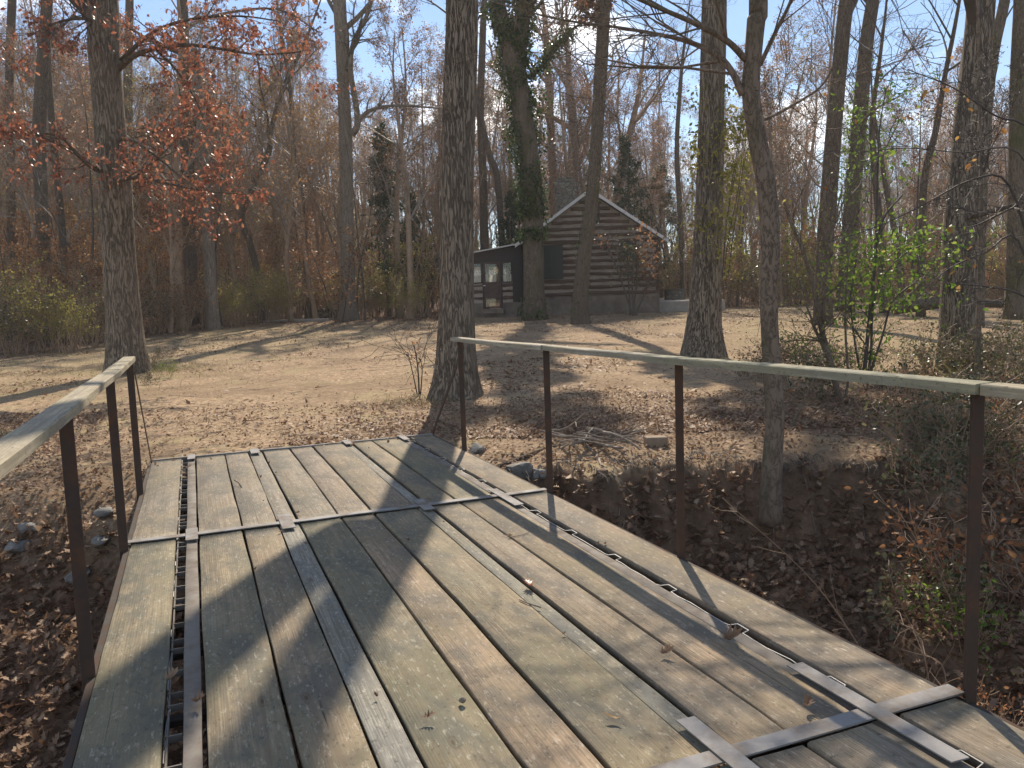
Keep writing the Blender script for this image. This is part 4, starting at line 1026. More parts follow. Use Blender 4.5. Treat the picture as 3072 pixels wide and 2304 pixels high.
# far woods as one mass on the hill
def far_woods():
    r = random.Random(77); its = {3: [], 4: []}
    S = dict(BARE); S.update(max=3, kids=[0, 4, 3, 0, 0], seg=[3, 1.6, 1.2, .8, .5])
    n = 0
    while n < 280:
        Y = r.uniform(92, 140); q = r.uniform(-.75, .76); x = q * Y
        if q > .17 and r.random() < .4: continue
        n += 1; h = r.uniform(10, 15); b = Vector((x, Y, T(x, Y) - .3))
        path = [b + Vector((r.gauss(0, .12) * i, r.gauss(0, .12) * i, h * i / 5)) for i in range(6)]; rads = [.16 * (1 - .8 * i / 5) for i in range(6)]
        its[4].append((path, rads))
        out = crown_from(r, path, rads, S, .3, 8, (2, 4.5))
        for l_, it in out.items(): its[3].extend(it)
    mb = MB(); tubes(mb, its[4], 5); tubes(mb, its[3], 3)
    o = mb.build('far_woods', M['twig']); tag(o, 'distant bare woods massed along the crest of the hill', 'woods', kind='stuff')
far_woods()

# ------------------------------------------------------------------ log cabin
CX, CYD = CABX, 36.8
CAB = empty('log_cabin', (CX, CYD, .86))
tag(CAB, 'small log cabin with pale chinking, gabled metal roof and a glazed side porch', 'cabin')
def cmesh(name, f, mat, smooth=False, parent=None):
    mb = MB(); f(mb); return mb.build(name, M[mat], parent or CAB, smooth)
HW, ZW, ZE, ZR, LEN, SL = 3.06, .80, 3.36, 5.46, 8.0, .685
def roofz(x): return ZR - .03 - abs(x) * SL
def logwall(mb, M4, x0, x1, zlist, seed, gable=False):
    r = random.Random(seed)
    for (z0, z1) in zlist:
        a, b = x0, x1
        if gable and z1 > roofz(HW):
            lim = (ZR - .06 - z1) / SL
            if lim < .25: continue
            a, b = max(a, -lim), min(b, lim)
        n = max(4, int((b - a) / .28)); V = []; p1, p2 = r.uniform(0, 9), r.uniform(0, 9)
        for i in range(n + 1):
            x = a + (b - a) * i / n
            zb = z0 + .022 * math.sin(x * 1.7 + p1) + r.gauss(0, .010); zt = z1 + .022 * math.sin(x * 1.3 + p2) + r.gauss(0, .010)
            f = r.gauss(0, .006)
            for y, z in ((.10, zb), (-.045 + f, zb + .02), (-.06 + f, (zb + zt) / 2), (-.045 + f, zt - .02), (.10, zt)): V.append((x, y, z))
        q = [(i * 5 + k_, i * 5 + (k_ + 1) % 5, i * 5 + 5 + (k_ + 1) % 5, i * 5 + 5 + k_) for i in range(n) for k_ in range(5)]
        V = np.array(V) @ np.array(M4.to_3x3()).T + np.array(M4.translation)
        mb.add(V, [q, [(4, 3, 2, 1, 0), tuple(n * 5 + k_ for k_ in range(5))]])
zl = []; z = ZW
while z < ZR - .2:
    zl.append((z, z + rnd.uniform(.155, .19))); z += .293
I4 = Matrix.Identity(4)
SIDE_R = Matrix.Translation((HW, 0, 0)) @ Matrix.Rotation(R(90), 4, 'Z'); SIDE_L = Matrix.Translation((-HW, LEN, 0)) @ Matrix.Rotation(R(-90), 4, 'Z'); BACK = Matrix.Translation((0, LEN, 0)) @ Matrix.Rotation(R(180), 4, 'Z')
cmesh('log_wall', lambda m: logwall(m, I4, -HW, HW, zl, 1, True), 'log')
cmesh('log_wall', lambda m: logwall(m, BACK, -HW, HW, zl, 2, True), 'log')
zs = [(a + .145, b + .145) for a, b in zl if b + .145 < ZE]
cmesh('log_wall', lambda m: logwall(m, SIDE_R, -.16, LEN + .16, zs, 3), 'log')
cmesh('log_wall', lambda m: logwall(m, SIDE_L, -.16, LEN + .16, zs, 4), 'log')
def chink(mb):
    h = HW - .03; n = 0
    for y in (.03, LEN - .03):
        v = [(-h, y, ZW), (h, y, ZW), (h, y, roofz(h)), (0, y, ZR - .06), (-h, y, roofz(h))]
        mb.add(v, [[(0, 1, 2, 3, 4)]])
    for x in (-h, h): mb.add([(x, .03, ZW), (x, LEN - .03, ZW), (x, LEN - .03, roofz(h)), (x, .03, roofz(h))], [[(0, 1, 2, 3)]])
cmesh('chinking', chink, 'chink')
cmesh('foundation', lambda m: (box(m, -HW + .02, HW + .03, .0, LEN, -.8, ZW - .01, .01)), 'found')
def roofslab(s):
    def f(mb):
        y0, y1, t, e = -.34, LEN + .34, .07, 3.43
        P = [(0, ZR + .02), (s * e, ZR + .02 - e * SL), (s * e, ZR + .02 + t - e * SL), (0, ZR + .02 + t)]
        v = [(x, y, z) for y in (y0, y1) for x, z in P]
        mb.add(v, [[(0, 1, 2, 3), (7, 6, 5, 4), (0, 4, 5, 1), (1, 5, 6, 2), (2, 6, 7, 3), (3, 7, 4, 0)]])
        for k_ in range(14):
            y = y0 + .1 + (y1 - y0 - .2) * k_ / 13; w, h = .02, .03
            v = [(x, yy, z) for yy in (y - w, y + w) for x, z in ((s * .05, ZR + .092 - .05 * SL), (s * (e - .02), ZR + .092 - (e - .02) * SL), (s * (e - .02), ZR + .092 + h - (e - .02) * SL), (s * .05, ZR + .092 + h - .05 * SL))]
            mb.add(v, [[(0, 1, 2, 3), (7, 6, 5, 4), (0, 4, 5, 1), (1, 5, 6, 2), (2, 6, 7, 3), (3, 7, 4, 0)]])
    return f
for s in (-1, 1): cmesh('roof', roofslab(s), 'roof')
def fas(s):
    def f(mb):
        e = 3.46; P = [(s * .002, ZR - .05), (s * e, ZR - .05 - e * SL), (s * e, ZR + .105 - e * SL), (s * .002, ZR + .105)]
        v = [(x, y, z) for y in (-.372, -.343) for x, z in P]
        mb.add(v, [[(0, 1, 2, 3), (7, 6, 5, 4), (0, 4, 5, 1), (1, 5, 6, 2), (2, 6, 7, 3), (3, 7, 4, 0)]])
    return f
for s in (-1, 1): cmesh('fascia', fas(s), 'fascia')
CH = cmesh('chimney', lambda m: box(m, -1.40, -.36, 2.6, 3.4, 3.4, 6.32, .04), 'chimney')
cmesh('chimney_cap', lambda m: (box(m, -1.33, -.43, 2.66, 3.34, 6.322, 6.47, .03), box(m, -1.22, -.54, 2.74, 3.26, 6.472, 6.56, .03)), 'chimney', parent=CH)
cmesh('shutter', lambda m: [box(m, -2.22 + .31 * i, -2.22 + .31 * (i + 1) - .004, -.105, -.065, 1.58, 3.12, .006) for i in range(3)], 'shutter')
def winframe(m, x0, x1, z0, z1, y0, y1, w=.06):
    box(m, x0, x0 + w, y0, y1, z0, z1, .004); box(m, x1 - w, x1, y0, y1, z0, z1, .004)
    box(m, x0 + w + .0005, x1 - w - .0005, y0 + .002, y1 - .002, z0, z0 + w, .004); box(m, x0 + w + .0005, x1 - w - .0005, y0 + .002, y1 - .002, z1 - w, z1, .004)
W = cmesh('window', lambda m: winframe(m, 1.34, 2.04, 2.34, 3.22, -.10, -.05, .07), 'frame')
cmesh('pane', lambda m: box(m, 1.405, 1.975, -.075, -.067, 2.40, 3.16), 'shutter', parent=W)
W = cmesh('window', lambda m: winframe(m, -.12, .42, 4.02, 5.0, -.10, -.05, .06), 'frame')
cmesh('pane', lambda m: box(m, -.065, .365, -.075, -.067, 4.075, 4.945), 'shutter', parent=W)
# side porch, a glazed lean-to against the left wall
PX0, PX1, PD = -5.95, -HW - .07, 3.2
def proofz(x): return 3.22 + (x - PX1) * .155
cmesh('porch_roof', lambda m: m.add([(x, y, z) for y in (-.32, PD + .2) for x, z in ((PX0 - .15, proofz(PX0 - .15)), (PX1 + .06, proofz(PX1 + .06)), (PX1 + .06, proofz(PX1 + .06) + .05), (PX0 - .15, proofz(PX0 - .15) + .05))],
    [[(0, 1, 2, 3), (7, 6, 5, 4), (0, 4, 5, 1), (1, 5, 6, 2), (2, 6, 7, 3), (3, 7, 4, 0)]]), 'fascia')
def hdr(m):
    for y0, y1 in ((-.04, .05), (PD - .09, PD)):
        v = [(x, y, z) for y in (y0, y1) for x, z in ((PX0, 2.44), (PX1, 2.44), (PX1, proofz(PX1) - .004), (PX0, proofz(PX0) - .004))]
        m.add(v, [[(0, 1, 2, 3), (7, 6, 5, 4), (0, 4, 5, 1), (1, 5, 6, 2), (2, 6, 7, 3), (3, 7, 4, 0)]])
    for x0, x1 in ((PX0, PX0 + .10), (-5.00, -4.93), (-4.16, -4.09), (-3.62, PX1)): box(m, x0, x1, -.035, .045, .32, 2.439, .004)
    for x0, x1 in ((PX0, PX0 + .10), (-4.92, -4.82), (-3.85, -3.75), (PX1 - .1, PX1)): box(m, x0, x1, PD - .085, PD - .005, .32, 2.439, .004)
    v = [(PX0, y, z) for y, z in ((.05, .32), (PD - .09, .32), (PD - .09, 1.50), (.05, 1.50))]; m.add(v, [[(0, 1, 2, 3)]])
    v = [(PX0, y, z) for y, z in ((.05, 2.44), (PD - .09, 2.44), (PD - .09, proofz(PX0) - .004), (.05, proofz(PX0) - .004))]; m.add(v, [[(0, 1, 2, 3)]])
cmesh('porch_wall', hdr, 'frame')
PZZ = [(.74, .90), (1.03, 1.19), (1.32, 1.46)]
for a, b in ((PX0 + .102, -5.002), (-4.088, -3.622)): cmesh('porch_log_wall', lambda m: logwall(m, Matrix.Translation((0, .03, 0)), a, b, PZZ, 5), 'log')
cmesh('porch_log_wall', lambda m: logwall(m, Matrix.Translation((0, PD, 0)) @ Matrix.Rotation(R(180), 4, 'Z'), -PX1, -PX0, PZZ, 6), 'log')
cmesh('porch_chinking', lambda m: (box(m, PX0 + .101, -5.001, .0, .04, .60, 1.49), box(m, -4.089, -3.621, .0, .04, .60, 1.49), box(m, PX0 + .1, PX1, PD - .05, PD - .01, .60, 1.49)), 'chink')
cmesh('porch_foundation', lambda m: (box(m, PX0 - .03, -5.0, -.06, PD, -.8, .60, .01), box(m, -4.09, PX1 + .1, -.06, PD, -.8, .598, .01), box(m, -4.998, -4.092, -.05, PD - .01, -.8, .30, .01)), 'found')
for x0, x1 in ((PX0 + .103, -5.003), (-4.087, -3.623)):
    W = cmesh('porch_window', lambda m: winframe(m, x0, x1, 1.50, 2.437, -.03, .03, .05), 'frame'); cmesh('pane', lambda m: box(m, x0 + .045, x1 - .045, -.004, .002, 1.545, 2.39), 'glass', parent=W)
for x0, x1 in ((PX0 + .103, -4.923), (-4.817, -3.853), (-3.747, PX1 - .103)):
    W = cmesh('porch_window', lambda m: winframe(m, x0, x1, 1.50, 2.437, PD - .08, PD - .02, .05), 'frame'); cmesh('pane', lambda m: box(m, x0 + .045, x1 - .045, PD - .053, PD - .047, 1.545, 2.39), 'glass', parent=W)
    def cur(m):
        n = 40; V = []
        for i in range(n + 1):
            x = x0 + .05 + (x1 - x0 - .1) * i / n; y = PD - .13 + .022 * math.sin(i * 1.9)
            V += [(x, y, 1.55), (x, y, 1.96 + .028 * abs(math.sin(i * .95)))]
        m.add(V, [[(2 * i, 2 * i + 2, 2 * i + 3, 2 * i + 1) for i in range(n)]], .5)
    cmesh('curtain', cur, 'curtain', True)
DR = cmesh('porch_door', lambda m: (box(m, -4.928, -4.85, -.025, .025, .34, 2.436, .004), box(m, -4.24, -4.162, -.025, .025, .34, 2.436, .004), box(m, -4.849, -4.241, -.022, .022, 2.36, 2.434, .004), box(m, -4.849, -4.241, -.022, .022, 1.42, 1.55, .004), box(m, -4.849, -4.241, -.016, .016, .80, 1.419, .004), box(m, -4.849, -4.241, -.022, .022, .36, .44, .004)), 'door')
cmesh('pane', lambda m: box(m, -4.848, -4.242, -.004, .004, 1.551, 2.359), 'glass', parent=DR); cmesh('pane', lambda m: box(m, -4.848, -4.242, -.004, .004, .442, .798), 'glass', parent=DR)
cmesh('handle', lambda m: (box(m, -4.98, -4.86, -.075, -.0265, 1.375, 1.42, .01)), 'fascia', parent=DR)
cmesh('door_sill', lambda m: box(m, -5.02, -4.08, -.25, -.061, .12, .33, .01), 'found')
# patio at the cabin's right and the stone fire pit on it
def slab(name, x0, x1, y0, y1, z0, z1, M4, mat, label=None, cat=None, kind=None, bev=.02):
    mb = MB(); box(mb, x0, x1, y0, y1, z0, z1, bev, M4); o = mb.build(name, M[mat], None, False); tag(o, label, cat, None, kind); return o
slab('patio', 0, 3.1, 0, 6.5, -.8, 0, Matrix.Translation((CX + HW + .1, CYD + .6, .86 + .40)) @ Matrix.Rotation(R(1.6), 4, 'X'), 'concrete', kind='structure')
FP = empty('stone_fire_pit', (CX + 4.45, CYD + 3.2, .86 + .47)); tag(FP, 'low dark stone fire pit with flat rim, on the patio right of the cabin', 'fire pit')
mb = MB(); an = np.linspace(0, 2 * np.pi, 25)[:-1]
ring = lambda rr, z: np.stack([np.cos(an) * rr, np.sin(an) * rr, np.full(24, z)], 1)
V = np.concatenate([ring(.52, -.02), ring(.50, .46), ring(.38, .46), ring(.38, .05)])
q = [(a * 24 + j, a * 24 + (j + 1) % 24, a * 24 + 24 + (j + 1) % 24, a * 24 + 24 + j) for a in range(3) for j in range(24)]
mb.add(V, [q, [tuple(range(72, 96))]]); mb.build('pit_wall', M['chimney'], FP)
mb = MB(); V = np.concatenate([ring(.56, .462), ring(.56, .52), ring(.37, .52), ring(.37, .462)]); q = [(a * 24 + j, a * 24 + (j + 1) % 24, ((a + 1) % 4) * 24 + (j + 1) % 24, ((a + 1) % 4) * 24 + j) for a in range(4) for j in range(24)]
mb.add(V, [q]); mb.build('rim', M['found'], FP, False)

# ------------------------------------------------------------------ stones, slabs, blocks, dead branches
def rock_mesh(seed, sx, sy, sz, mat, name):
    r = np.random.default_rng(seed); nu, nv = 18, 11
    u = np.linspace(0, 2 * np.pi, nu + 1)[:-1]; w = np.linspace(-np.pi / 2, np.pi / 2, nv)
    U, Wv = np.meshgrid(u, w); d = np.stack([np.cos(U) * np.cos(Wv), np.sin(U) * np.cos(Wv), np.sin(Wv)], -1)
    rad = np.ones(U.shape)
    for _ in range(12):                                     # planar facets
        nn = r.normal(size=3); nn /= np.linalg.norm(nn); k_ = r.uniform(.55, .9)
        dt = d @ nn; rad = np.where(dt > .05, np.minimum(rad, k_ / np.maximum(dt, .05)), rad)
    rad *= 1 + .05 * (fbm(U * 3 + seed, Wv * 4) - .47)
    V = d * rad[..., None] * np.array([sx, sy, sz])
    i = np.arange(nv - 1)[:, None] * nu; j = np.arange(nu)[None]; j2 = (j + 1) % nu
    q = np.stack([i + j, i + j2, i + nu + j2, i + nu + j], -1).reshape(-1, 4)
    mb = MB(); mb.add(V.reshape(-1, 3), [q]); return mb.build(name, M[mat], None, False)
for i, (px, py, sx, sy, sz, mat, lab) in enumerate((
    (1034, 978, .13, .10, .10, 'rock', 'grey angular rock on the bank beside the second right railing post'),
    (1124, 1022, .15, .12, .10, 'rock', 'pale grey rock at the bank edge just left of the second right railing post'),
    (1160, 1032, .10, .09, .07, 'rock', 'smaller rock at the bank edge touching the second right railing post'),
    (228, 1112, .10, .08, .05, 'rock', 'flat grey stone among the leaves left of the bridge, uppermost of them'),
    (172, 1250, .13, .10, .06, 'rock', 'grey stone among the leaves behind the nearest left railing post'),
    (222, 1175, .11, .08, .05, 'rock', 'weathered stone among the leaves right of the nearest left railing post'),
    (60, 1150, .10, .08, .05, 'rock', 'small stone in the leaves near the left edge below the handrail'),
    (40, 1190, .13, .09, .06, 'rock', 'lowest pale stone in the leaves at the left edge'))):
    h = hit(px, py); o = rock_mesh(40 + i, sx, sy, sz, mat, 'rock'); o.location = h + Vector((0, 0, sz * .12)); o.rotation_euler = (rnd.uniform(-.2, .2), rnd.uniform(-.2, .2), rnd.uniform(0, 6)); tag(o, lab, 'rock', 'rocks on the gully banks')
h = hit(1416, 962); mb = MB(); box(mb, -.11, .11, -.06, .06, -.02, .09, .008); o = mb.build('brick_block', M['brick'], None, False); o.location = h; o.rotation_euler = (.05, .03, .15); tag(o, 'tan block lying on the bank right of the brush pile', 'block')
h = hit(648, 694); slab('concrete_pad', -1.6, 1.5, -1.0, 1.2, -.3, .10, Matrix.Translation(h) @ Matrix.Rotation(.1, 4, 'Z'), 'concrete', 'pale weathered concrete pad at the left far side of the yard', 'concrete pad')
h = hit(712, 690); ST = empty('stone_stack', h); tag(ST, 'low stack of flat dark stones beside the grey trunk at the left', 'stone stack')
for row in range(4):
    for k_ in range(4 - (row > 1)):
        mb = MB(); w = rnd.uniform(.36, .5); x = -.8 + k_ * .46 + row * .06; box(mb, x, x + w * .88, -.28 + rnd.uniform(-.05, .05), .28, -.1 + row * .17, .06 + row * .17, .03); mb.build('stone', M['chimney'], ST, False)
# brush pile
for i in range(20):
    h = hit(rnd.uniform(1228, 1352), rnd.uniform(948, 982)); L = rnd.uniform(.25, .8); a = rnd.gauss(0, .6)
    P = [Vector((0, 0, 0))]; d = Vector((math.cos(a), math.sin(a), rnd.gauss(.02, .10)))
    for j in range(6): d = unit(d + rvec(rnd) * .13); P.append(P[-1] + d * L / 6)
    c = P[3].copy(); r0 = rnd.uniform(.006, .022)
    mb = MB(); tubes(mb, [([p - c for p in P], [r0 * (1 - .6 * j / 6) for j in range(7)])], 6, True)
    if L > .5:
        q = P[4] - c; e = unit(d + rvec(rnd) * .6); tubes(mb, [([q, q + e * .1, q + e * .22], [r0 * .5, r0 * .4, r0 * .2])], 5)
    o = mb.build('dead_branch', M['dead']); o.location = (h.x, h.y, T(h.x, h.y) + .02 + rnd.uniform(0, .13)); tag(o, 'bleached dead branch in the brush pile between the second and third right railing posts', 'branch', 'dead branches of the brush pile')
def stick(name, label, pts, Y, r0, mat='dead', dz=0):
    b = at(*pts[0], Y if not isinstance(Y, (list, tuple)) else Y[0]); P = [at(px, py, Y if not isinstance(Y, (list, tuple)) else Y[i]) - b for i, (px, py) in enumerate(pts)]
    mb, *_ = trunk_mesh(P, [r0 * (1 - .65 * i / (len(P) - 1)) for i in range(len(P))], 7, 0, 3, .06, 4); o = mb.build(name, M[mat]); o.location = b; tag(o, label, 'branch'); return o
def gp(px, py, dz=.02):
    h = hit(px, py); return (px, py), h.y
pts = [(1262, 958), (1290, 985), (1300, 1008), (1330, 1030)]; stick('dead_branch', 'pale crooked branch hanging from the brush pile over the bank', pts, [hit(*p).y - .04 for p in pts], .020)
pts = [(1045, 1022), (1100, 1000), (1165, 974), (1210, 962)]; stick('tree_root', 'bark-brown root crossing the bank from the deck to the brush pile', pts, [hit(*p).y - .02 for p in pts], .035, 'dark')
pts = [(2092, 470), (2160, 452), (2212, 436), (2260, 420)]; stick('fallen_limb', 'dark broken limb hanging at the right edge above the shrubs', pts, 9.5, .035, 'dark')
pts = [(1930, 665), (2060, 652), (2140, 656), (2260, 664)]; stick('fallen_log', 'dark fallen log lying across the back of the yard at the right', pts, [26, 26, 26, 26], .24, 'dark')
pts = [(1120, 700), (1180, 694), (1240, 692)]
# bare twigs sticking up by the near right post
r = random.Random(9)
for i, (a, b, c) in enumerate((((2030, 1515), (1990, 1390), (1945, 1345)), ((2042, 1500), (2040, 1450), (1990, 1410)), ((1900, 1370), (1760, 1260), (1560, 1075)), ((2020, 1490), (1960, 1480), (1905, 1520)))):
    Y = hit(*a).y * .86; b0 = at(*a, Y); root = empty('bare_shoot', b0)
    P = [at(p[0], p[1], Y + .12 * k_) - b0 for k_, p in enumerate((a, b, c))]; P[0].z -= .3
    mb, Cc, rc = trunk_mesh(P, [.006, .004, .002], 5, 0, i, 0, 6); out = {}
    for kx in range(7):
        ii = r.randrange(3, len(Cc) - 1); dd = unit(Vector(Cc[ii] - Cc[ii - 1])); sd = unit(rvec(r).cross(dd)); limb(r, out, Vector(Cc[ii]), unit(dd * .6 + sd * .8), r.uniform(.12, .3), .0025, 4, dict(BARE, rmin=.0014))
    for it in out.values(): tubes(mb, it, 4)
    mb.build('stem', M['twig'], root); tag(root, 'pale leafless shoot rising from the leaves beside the nearest right railing post', 'shoot', 'bare shoots by the near right post')

# ------------------------------------------------------------------ fallen leaves, grass, twigs: beyond counting
def scatter(name, kind, mat, XY, size, label, cat, up=.55, lift=.008, curl=.3):
    z = terr(XY[:, 0], XY[:, 1]); mb = MB()
    leaves(mb, np.column_stack([XY, z + lift + nr.random(len(XY)) * lift * 2]), size, kind, up=up, curl=curl)
    o = mb.build(name, M[mat]); tag(o, label, cat, kind='stuff'); return o
def inview(X, Y, m=.06): return np.abs(X / np.maximum(Y, .1)) < .66 + m + 1.2 / np.maximum(Y, .5)
N = 190000
X = nr.uniform(-8, 10, N); Y = nr.uniform(.6, 11.5, N)
g, p = gully(X, Y); gx = terr(X + .05, Y) - terr(X - .05, Y); gy = terr(X, Y + .05) - terr(X, Y - .05); sl = np.hypot(gx, gy) / .1
cu, su = math.cos(YAW), math.sin(YAW); ub = X * cu + Y * su; vb = -X * su + Y * cu
dens = .34 + 1.15 * sst(.15, .7, p) + .45 * sst(2.8, 5, X) + .35 * sst(-3, -4.5, X)
dens = dens * np.maximum(sst(4.2, 2.2, sl), .8 * sst(2.2, 3.2, X)) + .28 * p + .05
dens = dens * (.45 + 1.0 * vnoise(X * 1.6 + 3, Y * 1.6)); dens[(ub > -.2) & (ub < 2.2) & (vb < 8.3)] *= .35; dens[(vb > 8.42) & (ub > -1.2) & (ub < 1.8)] *= .25
ok = (nr.random(N) < dens) & inview(X, Y, .15)
XY = np.column_stack([X[ok], Y[ok]]); print('near leaves', ok.sum())
scatter('fallen_leaves', 'oak', 'litter', XY, nr.uniform(.05, .12, len(XY)) * (1 - .45 * sst(.3, .05, gully(XY[:, 0], XY[:, 1])[1])), 'thick brown oak leaves covering the gully and its banks', 'leaves', .55, .010, .35)
N = 150000
Y = 8.5 + 34 * nr.random(N) ** 1.6; X = nr.uniform(-.72, .72, N) * Y
cl = clearing(X, Y); d = np.where(cl > .5, .08 + .95 * sst(.42, .62, fbm(X * .55 + 2, Y * .45)), .9) * (1 - .6 * (sst(-6, -4.2, X + .2 * (Y - 9)) * sst(.2, -1.2, X + .1 * (Y - 9)) * sst(30, 22, Y)))
ub = X * cu + Y * su; vb = -X * su + Y * cu
ok = (nr.random(N) < d) & ~((ub > -1) & (ub < 2.5) & (vb < 8.5)); XY = np.column_stack([X[ok], Y[ok]]); print('yard leaves', ok.sum())
scatter('scattered_leaves', 'dia', 'litter', XY, np.clip(nr.lognormal(-3.2, .42, len(XY)), .016, .11) * (1 + .012 * XY[:, 1]), 'small dry leaves strewn over the yard and the woodland floor', 'leaves', .75, .006, .25)
N = 26000
Y = 9.5 + 26 * nr.random(N) ** 1.5; X = nr.uniform(-.72, .72, N) * Y
w = np.clip(sst(-3.5, -8, X) * sst(10, 15, Y) + sst(3.5, 8, X) * sst(9, 14, Y) + .4 * sst(19, 26, Y), .02, 1) * sst(.42, .62, fbm(X * .8 + 9, Y * .8))
ok = nr.random(N) < w; XY = np.column_stack([X[ok], Y[ok]]); 
h0 = hit(345, 800); XY = np.concatenate([XY, np.column_stack([nr.normal(h0.x, .7, 500), nr.normal(h0.y, .5, 500)]), np.column_stack([nr.normal(-1.45, .35, 260), nr.normal(11.6, .35, 260)])]); print('grass', len(XY))
z = terr(XY[:, 0], XY[:, 1]); mb = MB(); n = len(XY); an = nr.uniform(0, 6.28, n); ti = nr.uniform(.1, 1.0, n)
leaves(mb, np.column_stack([XY, z - .01]), nr.uniform(.05, .15, n), 'blade', axis=np.stack([np.cos(an) * np.sin(ti), np.sin(an) * np.sin(ti), np.cos(ti)], 1) * 2.5, curl=.3)
tag(mb.build('grass', M['grass']), 'short straw-green grass in patches along the edges of the yard', 'grass', kind='stuff')
r = random.Random(31); mb = MB(); its = []
for i in range(420):
    y = 3 + 20 * r.random() ** 1.4; x = r.uniform(-.6, .66) * y + (1.2 if y < 8 else 0); u_, v_ = W2B(x, y)
    if -1 < u_ < 2.9 and v_ < 8.6: continue
    L = r.uniform(.1, .5); a = r.uniform(0, 6.28); its.append(([Vector((x + math.cos(a) * L * (t - .5), y + math.sin(a) * L * (t - .5), T(x + math.cos(a) * L * (t - .5), y + math.sin(a) * L * (t - .5)) + .012 + r.gauss(0, .006))) for t in (0, .33, .66, 1)], [.005, .004, .003, .002]))
tubes(mb, its, 4); tag(mb.build('twig_litter', M['dead']), 'thin dead twigs scattered over the ground', 'twigs', kind='stuff')
# roots and grass fringe hanging over the eroded bank
r = random.Random(32); its = []
for i in range(620):
    x = r.uniform(-.1, 3.9); ys = np.linspace(8.4, 6.4, 60); zs = terr(np.full(60, x), ys); k_ = int(np.argmax(zs < zs[0] - .10)); y = ys[k_]
    p = Vector((x, y - .01, T(x, y) + .04)); d = Vector((r.gauss(0, .35), -.8, .1)); P = [p.copy()]
    L = r.uniform(.06, .16) if r.random() < .7 else r.uniform(.16, .5)
    for j in range(5): d = unit(d + rvec(r) * .18 + Vector((0, 0, -.34))); p = p + d * L / 5; P.append(p.copy())
    its.append((P, [.0032 * (1 - .15 * j) for j in range(6)]))
mb = MB(); tubes(mb, its, 3); tag(mb.build('hanging_roots', M['twig_dark']), 'fine roots and dry grass hanging over the edge of the eroded bank', 'roots', kind='stuff')

r = random.Random(33); mb = MB(); ico = [(0,0,1),(.89,0,.45),(.28,.85,.45),(-.72,.53,.45),(-.72,-.53,.45),(.28,-.85,.45),(.72,.53,-.45),(-.28,.85,-.45),(-.89,0,-.45),(-.28,-.85,-.45),(.72,-.53,-.45),(0,0,-1)]
icf = [(0,1,2),(0,2,3),(0,3,4),(0,4,5),(0,5,1),(1,6,2),(2,7,3),(3,8,4),(4,9,5),(5,10,1),(6,7,2),(7,8,3),(8,9,4),(9,10,5),(10,6,1),(11,7,6),(11,8,7),(11,9,8),(11,10,9),(11,6,10)]
for i in range(700):
    x = r.uniform(-.2, 4.0); y = 7.0 - 1.3 * r.random() ** 1.1; s_ = r.uniform(.012, .035) if r.random() < .8 else r.uniform(.03, .055)
    V = np.array(ico) * s_ * nr.uniform(.6, 1.3, (12, 1)) * (1.2, .9, .8) + (x, y, T(x, y) + s_ * .2); mb.add(V, [icf])
tag(mb.build('soil_clods', M['soil'], None, False), 'crumbled soil clods on the eroded bank', 'soil', kind='stuff')
# ------------------------------------------------------------------ litter on the deck
def deck_pt(px, py, z=.006):
    r_ = ray(px, py); t = (z - EYE) / r_.z; return Vector((r_.x * t, r_.y * t, z))
def deck_leaf(name, label, px, py, kind, size, col, curl, rz, tilt=.1, cat='leaf'):
    mb = MB(); global nr
    tv, tq = LEAF[kind]; x = tv[:, 0] - .5; y = tv[:, 1]; z = curl * x * x * 2.2 + curl * 1.6 * y * y * 3 + .04 * np.sin(9 * x + 4 * y)
    V = np.stack([x, y, z], 1) * size; mb.add(V, [tq], col); o = mb.build(name, M[kind_mat]); p = deck_pt(px, py); o.location = p + Vector((0, 0, .012)); o.rotation_euler = (tilt, rnd.uniform(-.15, .15), rz); tag(o, label, cat); return o
kind_mat = 'red'; deck_leaf('fallen_leaf', 'red oak leaf lying across a plank gap in the middle of the deck', 1143, 1268, 'oak', .10, .35, .45, 1.9)
kind_mat = 'litter'; deck_leaf('fallen_leaf', 'curled brown leaf standing on the deck in the post shadow near the right gap', 1572, 1386, 'oak', .10, .6, 1.1, .4, .5)
kind_mat = 'orange'; deck_leaf('fallen_leaf', 'narrow straw-yellow leaf lying flat near the bottom of the photo', 1322, 1556, 'lance', .062, .95, .25, 2.7)
kind_mat = 'litter'
deck_leaf('fallen_leaf', 'dry brown leaf on the right outer plank by the near strap', 1738, 1530, 'oak', .07, .5, .9, 1.0, .5)
deck_leaf('fallen_leaf', 'tan leaf caught in the right gap near the near strap', 1436, 1445 - 30, 'oak', .07, .7, .8, .2, .6)
deck_leaf('fallen_leaf', 'small pale leaf scrap left of the dark plank gap beyond the red leaf', 791, 1144 + 25, 'oak', .05, .9, .6, .9)
deck_leaf('fallen_leaf', 'curled dark leaf scrap on a central plank near the bottom of the photo', 924, 1556, 'oak', .055, .25, .5, .3, .1)
deck_leaf('fallen_leaf', 'crumpled leaf on the metal runner at the lower left', 426, 1522, 'oak', .06, .6, 1.2, .3, .4)
deck_leaf('fallen_leaf', 'torn leaf caught in the left slot below the middle strap', 366, 1362 + 110, 'oak', .07, .85, 1.0, 1.2, .4)
deck_leaf('fallen_leaf', 'pale leaf scrap caught near the far end of the left slot', 408, 1012, 'oak', .07, .95, .6, .4, .2)
